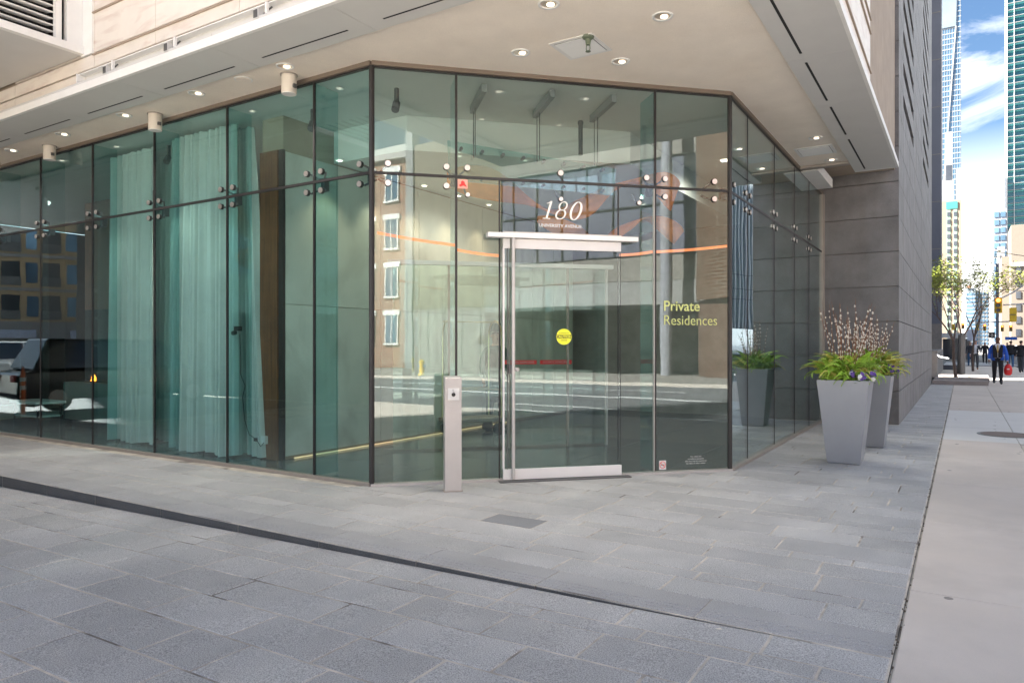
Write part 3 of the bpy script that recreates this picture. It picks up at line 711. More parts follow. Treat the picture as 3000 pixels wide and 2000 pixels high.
P1 = (-1.255, 9.95); P2 = (-1.15, 11.74)
planter(*P1, 'nearer tapered grey planter in front of the other one')
planter(*P2, 'farther tapered grey planter, half hidden behind the nearer one')
fern(*P1, 1.0, 210, 'bright green fern filling the nearer grey planter', .16)
fern(P2[0]+.04, P2[1], 1.0, 170, 'yellow-green fern filling the farther grey planter', .45)
willow(*P1, 1.0, 28, 'catkin branches standing in the nearer planter', 1.12)
willow(*P2, 1.0, 26, 'catkin branches standing in the farther planter', 1.02)
P3 = (-1.40, 13.62)
planter(*P3, 'third grey planter at the back, hidden but mirrored in the right glass')
fern(*P3, 1.0, 110, 'green fern in the rearmost planter, seen mirrored in the glass', .2)
willow(*P3, 1.0, 16, 'catkin branches in the rearmost planter, seen mirrored in the glass', 1.05)
pansies(P1[0]+.18, P1[1]-.18, 1.05, 'purple and white pansies at the right rim of the nearer planter')
pansies(P2[0]+.21, P2[1]-.16, 1.09, 'purple and white pansies spilling over the farther planter', 22)
# ================================================================== BOLLARD with door button
bx, by = -4.39, 5.86
def FB(s, n, z): return (bx+(s*1.0+n*1.0)*R2, by+(s-n)*R2, z)
t = thing('door_button_post', 'brushed steel post with door opener button on the paving by the door', 'post', (bx, by, 0))
m = MB(); m.quadbox([FB(-.085, -.06, 0), FB(.085, -.06, 0), FB(.085, .06, 0), FB(-.085, .06, 0), FB(-.085, -.06, 1.165), FB(.085, -.06, 1.165), FB(.085, .06, 1.15), FB(-.085, .06, 1.15)])
m.build('post_body', steel, t, bevel=.003)
MB().fbox(FB, -.095, .095, -.07, .07, 0, .012).build('base_flange', bronze_l, t)
MB().fbox(FB, -.055, .06, .06, .068, .925, 1.045).build('button_plate', white, t)
MB().tube([FB(.0, .068, .98), FB(.0, .078, .98)], .02, 16).build('button', black, t)
ic = MB(); ic.tube([FB(-.004, .0695, 1.022), FB(-.004, .0695, 1.008), FB(.006, .0695, 1.008), FB(.010, .0695, 1.0)], .0018, 4); ic.ball(FB(-.004, .07, 1.028), .004, 6, 4)
ic.build('wheelchair_icon', black, t)

# ================================================================== LETTERING AND STICKERS
def text_mesh(body, size, fr, s, n, z, name, m, parent=None, shear=0, ext=.001, bold=0, align='CENTER', sx=1):
    cu = bpy.data.curves.new('t', 'FONT'); cu.body = body; cu.size = size; cu.shear = shear; cu.extrude = ext; cu.offset = bold; cu.align_x = align; cu.resolution_u = 4
    o = bpy.data.objects.new('t', cu); C.objects.link(o)
    dg = bpy.context.evaluated_depsgraph_get(); me = bpy.data.meshes.new_from_object(o.evaluated_get(dg)); bpy.data.objects.remove(o)
    org = Vector(parent['_o']) if parent else Vector((0, 0, 0))
    for v in me.vertices:
        p = v.co; v.co = Vector(fr(s+p.x*sx, n+p.z, z+p.y))-org
    me.materials.clear(); me.materials.append(m); me.name = name
    ob = bpy.data.objects.new(name, me); C.objects.link(ob)
    if parent: ob.parent = parent
    return ob
t = thing('building_number', 'slanted serif numerals 180 on the glass above the door', 'number', FD(2.07, .01, 2.98))
def stroke(pts, wid, s0, z0, sh=.30):        # pts (x,y) flat ribbon with widths, sheared
    m = MB(); n = len(pts)
    for i, (x, y) in enumerate(pts):
        a = pts[max(i-1, 0)]; b_ = pts[min(i+1, n-1)]; dx_, dy_ = b_[0]-a[0], b_[1]-a[1]; l_ = math.hypot(dx_, dy_) or 1
        nx, ny = -dy_/l_*wid[i]/2, dx_/l_*wid[i]/2
        for (px, py) in ((x+nx, y+ny), (x-nx, y-ny)):
            for nn in (.004, .016): m.v.append(FD(s0+px+sh*py, nn, z0+py))
    for i in range(n-1):
        k = 4*i; m.add([(k, k+4, k+5, k+1), (k+2, k+3, k+7, k+6), (k+1, k+5, k+7, k+3), (k, k+2, k+6, k+4)])
    m.add([(0, 1, 3, 2), (4*n-4, 4*n-2, 4*n-1, 4*n-3)])
    return m
H_ = .20; zb0 = 2.875
def join(*ms):
    r = MB()
    for q in ms: n = len(r.v); r.v += q.v; r.f += [tuple(i+n for i in f) for f in q.f]; r.m += q.m
    return r
def ell(cx, cy_, rx, ry, thin, thick, n=28):
    return [(cx+rx*cos(2*pi*i/n), cy_+ry*sin(2*pi*i/n)) for i in range(n+1)], [thin+(thick-thin)*abs(cos(2*pi*i/n)) for i in range(n+1)]
one = join(stroke([(.055, 0), (.055, .195)], [.022, .022], 1.845, zb0), stroke([(.015, .004), (.095, .004)], [.009, .009], 1.845, zb0), stroke([(.012, .168), (.035, .178), (.056, .197)], [.007, .010, .016], 1.845, zb0))
one.build('digit_one', letterw, t)
p1, w1 = ell(.06, .148, .043, .046, .008, .016); p2, w2 = ell(.06, .054, .052, .052, .008, .018)
join(stroke(p1, w1, 1.99, zb0), stroke(p2, w2, 1.99, zb0)).build('digit_eight', letterw, t)
p1, w1 = ell(.06, .10, .055, .10, .008, .024)
stroke(p1, w1, 2.155, zb0).build('digit_zero', letterw, t)
tt = text_mesh('UNIVERSITY AVENUE', .053, FD, 2.065, .003, 2.785, 'street_name_lettering', letterw, ext=.002, bold=.0004)
tag(tt, 'UNIVERSITY AVENUE in small white capitals under the number', 'lettering')
def wid_fix(o): return o
t = thing('residences_lettering', 'olive Private Residences lettering on the pane right of the door', 'lettering', FD(3.3, 0, 1.8))
text_mesh('Private', .165, FD, 3.30, .003, 1.875, 'word', olive, t, ext=.001, bold=.0015, align='LEFT')
text_mesh('Residences', .165, FD, 3.30, .003, 1.71, 'word', olive, t, ext=.001, bold=-.0012, align='LEFT', sx=.93)
t = thing('caution_sticker', 'round yellow AUTOMATIC CAUTION DOOR sticker on the sliding door', 'sticker', FD(2.09, .06, 1.57))
MB().tube([FD(2.09, .058, 1.57), FD(2.09, .0595, 1.57)], .088, 32).build('disc', lemon, t)
MB().fbox(FD, 2.004, 2.176, .0598, .0602, 1.55, 1.59).build('black_bar', black, t)
text_mesh('CAUTION', .040, FD, 2.09, .0606, 1.556, 'word', lemon, t, ext=.0002, bold=.0014)
text_mesh('AUTOMATIC', .021, FD, 2.09, .0606, 1.603, 'word', black, t, ext=.0002)
text_mesh('DOOR', .025, FD, 2.09, .0606, 1.522, 'word', black, t, ext=.0002)
t = thing('no_smoking_sticker', 'small square no smoking sticker at the bottom of the right pane', 'sticker', FD(3.29, 0, .09))
MB().fbox(FD, 3.25, 3.335, .0015, .003, .045, .15).build('backing', white, t)
m = MB(); P = [FD(3.292+.034*cos(a), .0045, .10+.038*sin(a)) for a in [2*pi*i/24 for i in range(25)]]; m.tube(P, .0035, 5, caps=False); m.tube([FD(3.268, .0045, .126), FD(3.316, .0045, .074)], .0035, 5); m.build('ban_ring', red, t)
MB().fbox(FD, 3.270, 3.314, .0032, .0042, .096, .103).build('cigarette', darksteel, t)
t = thing('notice_lettering', 'four tiny white lines of notice lettering low on the right pane', 'lettering', FD(3.7, 0, .13))
for i, s in enumerate(['For safety and', 'surveillance purposes', 'this area may be monitored', 'by video or other means']):
    text_mesh(s, .024, FD, 3.71, .002, .175-i*.026, 'text_line', letterw, t, ext=.0002)
t = thing('fire_sticker', 'small white sticker with a red fire helmet under the transom', 'sticker', FD(.97, 0, 3.2))
MB().fbox(FD, .912, 1.02, .001, .0025, 3.165, 3.265).build('backing', pink, t)
MB().prism([(.925, 3.20), (.94, 3.185), (.975, 3.198), (1.01, 3.182), (1.004, 3.20), (.992, 3.215), (.985, 3.24), (.965, 3.252), (.95, 3.242), (.948, 3.215)], lambda a, b_: FD(a, .0026, b_), lambda a, b_: FD(a, .004, b_)).build('helmet_icon', red, t)
# orange line reflected in the panes, modelled as faintly glowing strips
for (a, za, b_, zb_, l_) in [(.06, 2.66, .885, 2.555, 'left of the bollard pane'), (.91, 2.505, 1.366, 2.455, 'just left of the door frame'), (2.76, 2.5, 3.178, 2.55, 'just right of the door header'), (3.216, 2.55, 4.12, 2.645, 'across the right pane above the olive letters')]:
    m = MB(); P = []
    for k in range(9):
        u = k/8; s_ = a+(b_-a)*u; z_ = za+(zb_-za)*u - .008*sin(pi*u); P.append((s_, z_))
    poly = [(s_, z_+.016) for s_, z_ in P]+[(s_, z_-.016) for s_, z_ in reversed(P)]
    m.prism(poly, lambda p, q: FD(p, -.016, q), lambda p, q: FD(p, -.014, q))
    tag(m.build('orange_reflection_strip', orange2), 'thin orange reflected line inside the glass '+l_, 'strip', 'orange reflected lines inside the entrance glass')
# ================================================================== LOBBY INTERIOR
fl = kind(MB().prism([(-20, GY+.05), (A.x, GY+.05), (GX-.05, B.y), (GX-.05, 24), (-20, 24)], lambda a, b_: (a, b_, -.2), lambda a, b_: (a, b_, -.004)).build('lobby_floor', joint), 'structure')
kk = 0
for i in range(-13, 0):
    for j in range(0, 10):
        x0 = i*1.2-.6; y0 = 5.7+j*1.0; xa, xb, ya, yb = x0, x0+1.2, y0, y0+1.0
        if xb > -2.4: xb = -2.4
        if xb-xa < .2 or xa < ya-10.859-99: continue
        if xb > ya-10.7 or True:
            # keep behind the chamfered glass
            if (xb+10.859-ya) > 0 and ya < B.y:
                b = MB(); P = [(xa+.003, ya+.003), (xb-.003, ya+.003), (xb-.003, yb-.003), (xa+.003, yb-.003)]; Q = []
                for q in range(4):
                    p, r = P[q], P[(q+1) % 4]; fp, fq = p[1]-p[0]-10.93, r[1]-r[0]-10.93
                    if fp >= 0: Q.append(p)
                    if fp*fq < 0: u = fp/(fp-fq); Q.append((p[0]+(r[0]-p[0])*u, p[1]+(r[1]-p[1])*u))
                if len(Q) < 3: continue
                b.prism(Q, lambda a, c: (a, c, -.02), lambda a, c: (a, c, 0))
            else: b = MB().stone(xa+.003, xb-.003, ya+.003, yb-.003, .02, 0, .002)
            b.build('floor_tile', floor_in, fl)
lc = kind(MB().prism([(-20, GY+.05), (A.x, GY+.05), (GX-.05, B.y), (GX-.05, 24), (-20, 24)], lambda a, b_: (a, b_, TZ+.02), lambda a, b_: (a, b_, TZ+.1)).build('lobby_ceiling', ceil_in), 'structure')
# lower ceiling with edge facing the glass
c2 = kind(MB().prism([(-7.36, 7.1), (-6.05, 7.1), (-3.9, 9.3), (-3.9, 23), (-7.36, 23)], lambda a, b_: (a, b_, 3.98), lambda a, b_: (a, b_, TZ+.018)).build('dropped_ceiling', ceil_in), 'structure')
kind(MB().box(-20, GX, 24, 24.2, 0, 4.5).build('lobby_back_wall', cgrey), 'structure')
kind(MB().box(-2.33, -2.36, 15.25, 24, 0, 4.4).build('lobby_side_wall', cgrey), 'structure')
iw = thing('marble_partition', 'pale lit marble partition inside the lobby beyond the curtains', 'wall', (-7.4, 6.2, 0))
MB().box(-7.80, -7.40, 6.26, 14.2, 0, TZ+.018).build('core', groove, iw)
yy = 6.26
while yy < 14:
    for (z0, z1) in ((.05, 2.0), (2.008, 3.96)): MB().box(-7.40, -7.36, yy+.006, yy+.886, z0, z1).build('marble_panel', ivory, iw)
    yy += .892
MB().box(-7.78, -7.44, 6.20, 6.258, 0, 3.98).build('wood_end_panel', wood, iw)
MB().box(-7.435, -7.36, 6.215, 6.259, 0, 3.98).build('dark_edge', darkwall, iw)
MB().box(-7.358, -7.345, 6.4, 11.6, .004, .02).build('light_strip', warm_e, iw)
so_ = thing('wall_socket', 'white power socket box with black plug at the foot of the wood panel', 'socket', (-7.7, 6.17, .25))
MB().box(-7.76, -7.62, 6.15, 6.199, .20, .30).build('box', white, so_); MB().box(-7.84, -7.76, 6.15, 6.19, .225, .265).build('plug', black, so_)
for k in range(5):
    y_ = 6.95+k*.9
    t = thing('wall_washer', 'warm ceiling spot grazing the lobby marble, number %s from the glass' % ['one', 'two', 'three', 'four', 'five', 'six', 'seven', 'eight'][k], 'ceiling light', (-7.1, y_, 3.97), 'warm spots along the lobby partition')
    t['label'] = 'warm ceiling spot along the lobby marble, '+['nearest the wood panel', 'second from the wood panel', 'third from the wood panel', 'fourth from the wood panel', 'above the luggage cart', 'beyond the luggage cart', 'second from the lobby back', 'farthest back in the lobby'][k]
    MB().tube([(-7.1, y_, 3.955), (-7.1, y_, 3.978)], .06, 14).build('trim', whitelip, t); MB().tube([(-7.1, y_, 3.95), (-7.1, y_, 3.956)], .04, 12).build('bulb', lamp_e, t)
    lamp('bulb_light', 'SPOT', (-7.1, y_, 3.94), 6.5, col=(1, .76, .48), size=.04, spot=95, parent=t, rot=(0, radians(-12), 0))
# fill lamps added to brighten the lobby
def ceil_area(x, y, z, e, w, lab):
    t = thing('lobby_fill_lamp', lab, 'ceiling light', (x, y, z), 'added lobby fill lamps')
    MB().tube([(x, y, z-.012), (x, y, z-.002)], .12, 20).build('trim_ring', whitelip, t)
    MB().tube([(x, y, z-.016), (x, y, z-.0125)], .08, 16).build('diffuser', lamp_e, t)
    lamp('bulb_light', 'SPOT', (x, y, z-.05), e*2.2, col=(1, .93, .82), size=.05, parent=t, spot=165)
ceil_area(-6.3, 9.4, 3.98, 4, .5, 'added round fill lamp above the vestibule')
ceil_area(-5.8, 12, 3.98, 2.5, .5, 'added round fill lamp deeper in the lobby')
ceil_area(-8.6, 7.4, TZ+.02, 14, .5, 'added round fill lamp behind the curtains')
ceil_area(-3.2, 11.5, TZ+.02, 5, .5, 'added round fill lamp near the right glass')
# curtains
def drape(P0, P1, ztop, pw, amp, name_label, top=None, lean=0, seed=1, gm=None):
    rg = random.Random(seed); a0, a1 = Vector(P0), Vector(P1); d = (a1-a0); W = d.length; d.normalize(); nrm = Vector((-d.y, d.x)); n = int(W/pw*12); rows = 14
    ph = [rg.uniform(-.6, .6) for _ in range(n+2)]; am = [amp*rg.uniform(.6, 1.3) for _ in range(40)]
    m = MB()
    for r in range(rows+1):
        v = r/rows; z = .03+(ztop-.03)*v
        for i in range(n+1):
            u = i/n; w = u*W
            k = w/pw+.25*sin(w*7+seed); off = am[int(k) % 40]*sin(2*pi*k)+.25*amp*sin(2*pi*k*2.3+v*2+seed)
            off *= (.75+.5*(1-v)); 
            uu = u
            if top: uu = top[0]*v+u*(1-v)*(1)+u*v*(top[1]-top[0]) if True else u
            p = a0+d*(uu*W)+nrm*off
            zz = z - (.02*sin(w*9+seed) if r == 0 else 0)
            m.v.append((p.x, p.y, zz))
    for r in range(rows):
        for i in range(n): q = r*(n+1)+i; m.add([(q, q+1, q+n+2, q+n+1)])
    o = m.build('curtain', gm or curtain, smooth=True); tag(o, name_label, 'curtain', 'lobby curtains behind the glass'); return o
drape((-11.20, 6.12), (-9.98, 6.10), 4.36, .15, .06, 'leftmost pale curtain, next to the dark lounge', seed=2)
drape((-10.52, 6.5), (-9.80, 6.45), 4.36, .17, .05, 'teal shaded curtain set back between two pale curtains', seed=5)
drape((-9.52, 6.02), (-7.93, 6.02), 4.36, .14, .055, 'widest pale curtain with many close folds', seed=3, top=(.06, .97))
drape((-8.22, 6.24), (-7.60, 6.20), 4.36, .12, .05, 'narrow slanting curtain beside the brown wood panel', seed=4, top=(0, .42))
cw = MB(); P = [(-7.95, 6.02, 1.62), (-7.94, 6.03, 1.3), (-7.96, 6.04, 1.1), (-7.88, 6.05, .95), (-7.93, 6.05, .8), (-7.9, 6.06, .5), (-7.84, 6.08, .32), (-7.72, 6.1, .26), (-7.66, 6.12, .17), (-7.63, 6.14, .22)]
cam_t = thing('wall_camera', 'small black camera with dangling cord on the slanting curtain', 'camera', (-7.95, 6.0, 1.7))
MB().box(-7.99, -7.90, 5.96, 6.02, 1.66, 1.72).build('camera_body', black, cam_t); MB().tube([(-7.99, 5.99, 1.64), (-7.99, 5.94, 1.63)], .028, 12).build('lens', black, cam_t)
cw.tube(P, .005, 5).build('cord', black, cam_t)
# dark lounge at far left
kind(MB().box(-20.2, -20, 5.7, 24, 0, 4.42).build('lounge_end_wall', darkwall), 'structure')
kind(MB().box(-20, -7.8, 11.2, 11.4, 0, 4.42).build('lounge_wall', darkwall), 'structure')
kind(MB().box(-7.80, -7.82, 6.3, 11.2, 0, 4.42).build('lounge_side_wall', darkwall), 'structure')
lp = thing('lounge_partition', 'dark brown wood partition inside the far left lounge', 'wall', (-14, 8, 0))
MB().box(-15.4, -11.7, 7.9, 8.0, 2.2, 4.40).build('wood_upper', wood, lp); MB().box(-15.4, -14.4, 7.9, 8.0, 0, 2.2).build('black_lower', black, lp)
MB().box(-11.7, -11.4, 7.9, 8.3, 0, 4.40).build('grey_pier', mat('pier_grey', (.16, .16, .17), .5), lp)
fp = thing('fire_table', 'grey box fireplace with small orange flames in the dark lounge', 'fireplace', (-13.2, 6.9, 0))
MB().box(-14.1, -12.25, 6.85, 7.5, .12, .80).build('box', mat('fire_grey', (.22, .21, .19), .7), fp)
MB().box(-14.0, -12.35, 6.95, 7.4, 0, .12).build('plinth', black, fp)
MB().box(-13.95, -12.4, 7.0, 7.35, .80, .815).build('bed', black, fp)
fire = mat('flame', (1, .22, .02), .5, emit=1.2, var=.4, scale=30)
for (fx, h) in ((-13.6, .09), (-13.5, .13), (-12.95, .12), (-12.88, .2), (-12.8, .13), (-12.75, .10)):
    MB().tube([(fx, 7.1, .81), (fx+.02, 7.1, .81+h*.5), (fx-.01, 7.1, .81+h)], [.022, .018, .002], 6).build('flame', fire, fp)
# lounge chair and low table silhouettes
t = thing('side_table', 'dark low table with stacked magazines behind the left glass', 'table', (-14.3, 6.6, 0))
MB().box(-14.9, -13.9, 6.3, 6.8, .42, .46).build('table_top', white, t); MB().box(-14.85, -13.95, 6.35, 6.75, .18, .21).build('lower_shelf', white, t)
for sx in (-14.85, -13.98):
    for sy in (6.34, 6.72): MB().box(sx, sx+.03, sy, sy+.03, 0, .42).build('leg', black, t)
sh = thing('wall_shelf', 'stack of cream shelves glimpsed left of the wood panel', 'shelf', (-8.1, 7.2, 1.5))
for z_ in (.9, 1.45, 1.95, 2.45): MB().box(-8.6, -7.82, 7.0, 7.25, z_, z_+.035).build('shelf_board', offwhite, sh)
for k in range(3):
    x_ = -8.5+k*.3; b = MB(); b.box(x_, x_+.05, 7.05, 7.2, 2.49, 2.7); tag(b.build('book', [orange, white, darksteel][k]), ['orange', 'white', 'dark grey'][k]+' book upright on the top cream shelf', 'book')
# inner vestibule glass
iv = thing('inner_vestibule', 'inner glazed vestibule with sliding door panels behind the entrance', 'glass partition', FD(2, -2.4, 0))
FI = lambda s, n, z: FD(s, n-2.4, z)
for a, b_ in ((.35, 1.15), (1.15, 2.02), (2.02, 2.9), (2.9, 3.5)):
    MB().fbox(FI, a+.02, b_-.02, -.012, 0, .03, 2.6).build('inner_pane', G_IN, iv); MB().fbox(FI, b_-.015, b_+.015, -.03, .02, 0, 2.62).build('inner_mullion', steel if b_ > 3 else bronze_l, iv)
MB().fbox(FI, .3, 3.6, -.04, .04, 2.6, 2.66).build('inner_header', satin, iv)
for a in (1.95, 2.48):
    MB().fbox(FI, a, a+.48, .002, .005, 1.20, 1.26).build('red_sticker', red, iv); text_mesh('AUTOMATIC SLIDING DOOR', .036, FI, a+.24, .0065, 1.218, 'sticker_lettering', letterw, iv, ext=.0003, sx=.85)
# suspended glass panel with bolts
hp = thing('suspended_glass_panel', 'frosted green glass panel with bolts hung above the entrance', 'glass panel', FD(2.1, -.9, 3.7))
FH = lambda s, n, z: FD(s, n-.95, z)
G_H = glass('hung_glass', (.72, .88, .86), .16)
m = MB(); m.prism([(.95, 3.47), (3.06, 3.38), (3.10, 3.72), (.93, 3.95)], lambda a, b_: FH(a, 0+(b_-3.4)*.0, b_), lambda a, b_: FH(a, -.02, b_)); m.build('panel', G_H, hp)
for k in range(8):
    for (zz, r) in ((3.52-.012*k, .018), (3.86-.022*k, .022)): MB().tube([FH(1.1+k*.26, .005, zz), FH(1.1+k*.26, -.09, zz)], r, 8).build('bolt', darksteel, hp)
for s_ in (1.25, 2.05, 2.8):
    MB().fbox(FH, s_-.03, s_+.03, -.1, .7, TZ-.09, TZ).build('ceiling_rail', midsteel, hp)
    for d_ in (0, .12): MB().tube([FH(s_, d_, TZ-.05), FH(s_, d_, 3.75)], .006, 5).build('hanger_rod', darksteel, hp)
t = thing('ceiling_pipe', 'short black pipe dropping from the lobby ceiling', 'pipe', FD(2.7, -1.4, 4.2))
MB().tube([FD(2.75, -1.35, 4.43), FD(2.75, -1.35, 3.98)], .03, 10).build('pipe_length', darksteel, t); MB().ball(FD(2.75, -1.35, 4.40), .04, 10, 6).build('elbow', darksteel, t)
# small lights clamped at the glass fins
for (x, l_) in ((-5.52, 'beside the corner post'), (-6.9, 'behind the second pane from the corner'), (-8.35, 'above the widest curtain'), (-9.95, 'above the leftmost curtain')):
    t = thing('track_spot', 'small dark spotlight hung inside the glass '+l_, 'spotlight', (x, 6.3, 4.3), 'small spotlights inside the left glass')
    MB().box(x-.02, x+.02, 6.28, 6.32, 4.27, 4.43).build('bracket', darksteel, t); MB().tube([(x, 6.3, 4.26), (x+.03, 6.24, 4.16)], .045, 12).build('lamp_head', darksteel, t)
# reflected orange sculpture, modelled as ribbons behind the glass
rb = thing('orange_reflection_ribbon', 'orange sculpture reflection modelled as ribbons above the vestibule', 'artwork', FD(2.5, -1.6, 3.2))
ribm = mat('ribbon_orange', (.85, .30, .09), .45, var=.2, scale=5)
def ribbon(P, w, m, name, off=-1.5):
    b = MB(); n = 40; Q = []
    for i in range(n+1):
        u = i/n*(len(P)-1); k = min(int(u), len(P)-2); f = u-k
        p0, p1, p2, p3 = P[max(k-1, 0)], P[k], P[k+1], P[min(k+2, len(P)-1)]
        cr_ = lambda a, b1, c, d: .5*((2*b1)+(-a+c)*f+(2*a-5*b1+4*c-d)*f*f+(-a+3*b1-3*c+d)*f**3)
        Q.append((cr_(p0[0], p1[0], p2[0], p3[0]), cr_(p0[1], p1[1], p2[1], p3[1])))
    for i, (s_, z_) in enumerate(Q):
        ww = w*(.55+.45*sin(i*.35)); tw = .35*sin(i*.22)
        b.v += [FD(s_, off+tw, z_+ww/2), FD(s_, off-.03-tw*.3, z_-ww/2), FD(s_, off-.006+tw, z_+ww/2), FD(s_, off-.036-tw*.3, z_-ww/2)]
    for i in range(n): k = 4*i; b.add([(k, k+1, k+5, k+4), (k+2, k+6, k+7, k+3), (k, k+4, k+6, k+2), (k+1, k+3, k+7, k+5)])
    b.build(name, m, rb, smooth=True)
ribbon([(1.0, 3.62), (1.5, 3.55), (2.0, 3.38), (2.5, 3.25), (2.9, 3.35), (3.3, 3.62), (3.8, 3.72), (4.15, 3.5)], .32, ribm, 'broad_ribbon')
ribbon([(2.2, 3.15), (2.7, 2.95), (3.1, 2.85), (3.5, 3.1), (3.8, 3.2), (4.2, 2.95)], .13, ribm, 'thin_ribbon')
# luggage cart
lx, ly = -6.9, 9.75
t = thing('luggage_cart', 'brass luggage cart with arched rails standing in the lobby', 'luggage cart', (lx, ly, 0))
u_ = Vector((.53, .85, 0)); v_ = Vector((.85, -.53, 0))*1
def LC(a, b_, z): p = Vector((lx, ly, 0))+v_*a+u_*b_; return (p.x, p.y, z)
m = MB(); m.quadbox([LC(-.30, -.5, .22), LC(.30, -.5, .22), LC(.30, .5, .22), LC(-.30, .5, .22), LC(-.30, -.5, .28), LC(.30, -.5, .28), LC(.30, .5, .28), LC(-.30, .5, .28)]); m.build('deck', mat('cart_carpet', (.25, .22, .18), .9), t)
for b_ in (-.42, .42):
    P = [LC(-.26, b_, .28), LC(-.26, b_, 1.62)]+[LC(-.26*cos(a), b_, 1.62+.26*sin(a)) for a in [pi*k/10 for k in range(1, 10)]]+[LC(.26, b_, 1.62), LC(.26, b_, .28)]
    MB().tube(P, .016, 8).build('arch_rail', brass, t)
MB().tube([LC(0, -.5, 1.86), LC(0, .5, 1.86)], .014, 8).build('hanging_bar', brass, t)
for s_ in (-.26, .26): MB().tube([LC(s_, -.42, .75), LC(s_, .42, .75)], .014, 8).build('side_bar', brass, t)
for a in (-.22, .22):
    for b_ in (-.38, .38):
        w = MB(); w.tube([LC(a-.02, b_, .095), LC(a+.02, b_, .095)], .095, 16); w.build('wheel', darksteel, t); MB().box(LC(a, b_, 0)[0]-.015, LC(a, b_, 0)[0]+.015, LC(a, b_, 0)[1]-.015, LC(a, b_, 0)[1]+.015, .15, .225).build('caster_fork', brass, t)
# ================================================================== PEOPLE
skin_b = mat('skin_brown', (.16, .075, .045), .55); skin_l = mat('skin_light', (.55, .32, .24), .55); hairm = mat('hair_dark', (.03, .02, .015), .7)
jk_blue = mat('cloth_blue', (.03, .12, .55), .8); cl_black = mat('cloth_black', (.018, .018, .022), .85); cl_grey = mat('cloth_charcoal', (.06, .065, .075), .85)
cl_white = mat('cloth_white', (.75, .76, .8), .8); jeans = mat('jeans', (.05, .12, .24), .85); tan_shoe = mat('tan_shoe', (.35, .13, .04), .5); cl_green = mat('cloth_green', (.03, .08, .07), .8); gold = mat('tie_gold', (.6, .38, .1), .5)
def skin_mesh(V, E, Rr, sub=1, root=0):
    me = bpy.data.meshes.new('s'); me.from_pydata(V, E, []); o = bpy.data.objects.new('s', me); C.objects.link(o)
    md = o.modifiers.new('skin', 'SKIN'); md.use_smooth_shade = True; md.branch_smoothing = .6
    for i, r in enumerate(Rr):
        d = me.skin_vertices[0].data[i]; d.radius = (r if isinstance(r, tuple) else (r, r)); d.use_root = (i == root)
    sb = o.modifiers.new('sub', 'SUBSURF'); sb.levels = sub; sb.render_levels = sub
    dg = bpy.context.evaluated_depsgraph_get(); m = bpy.data.meshes.new_from_object(o.evaluated_get(dg)); bpy.data.objects.remove(o); return m
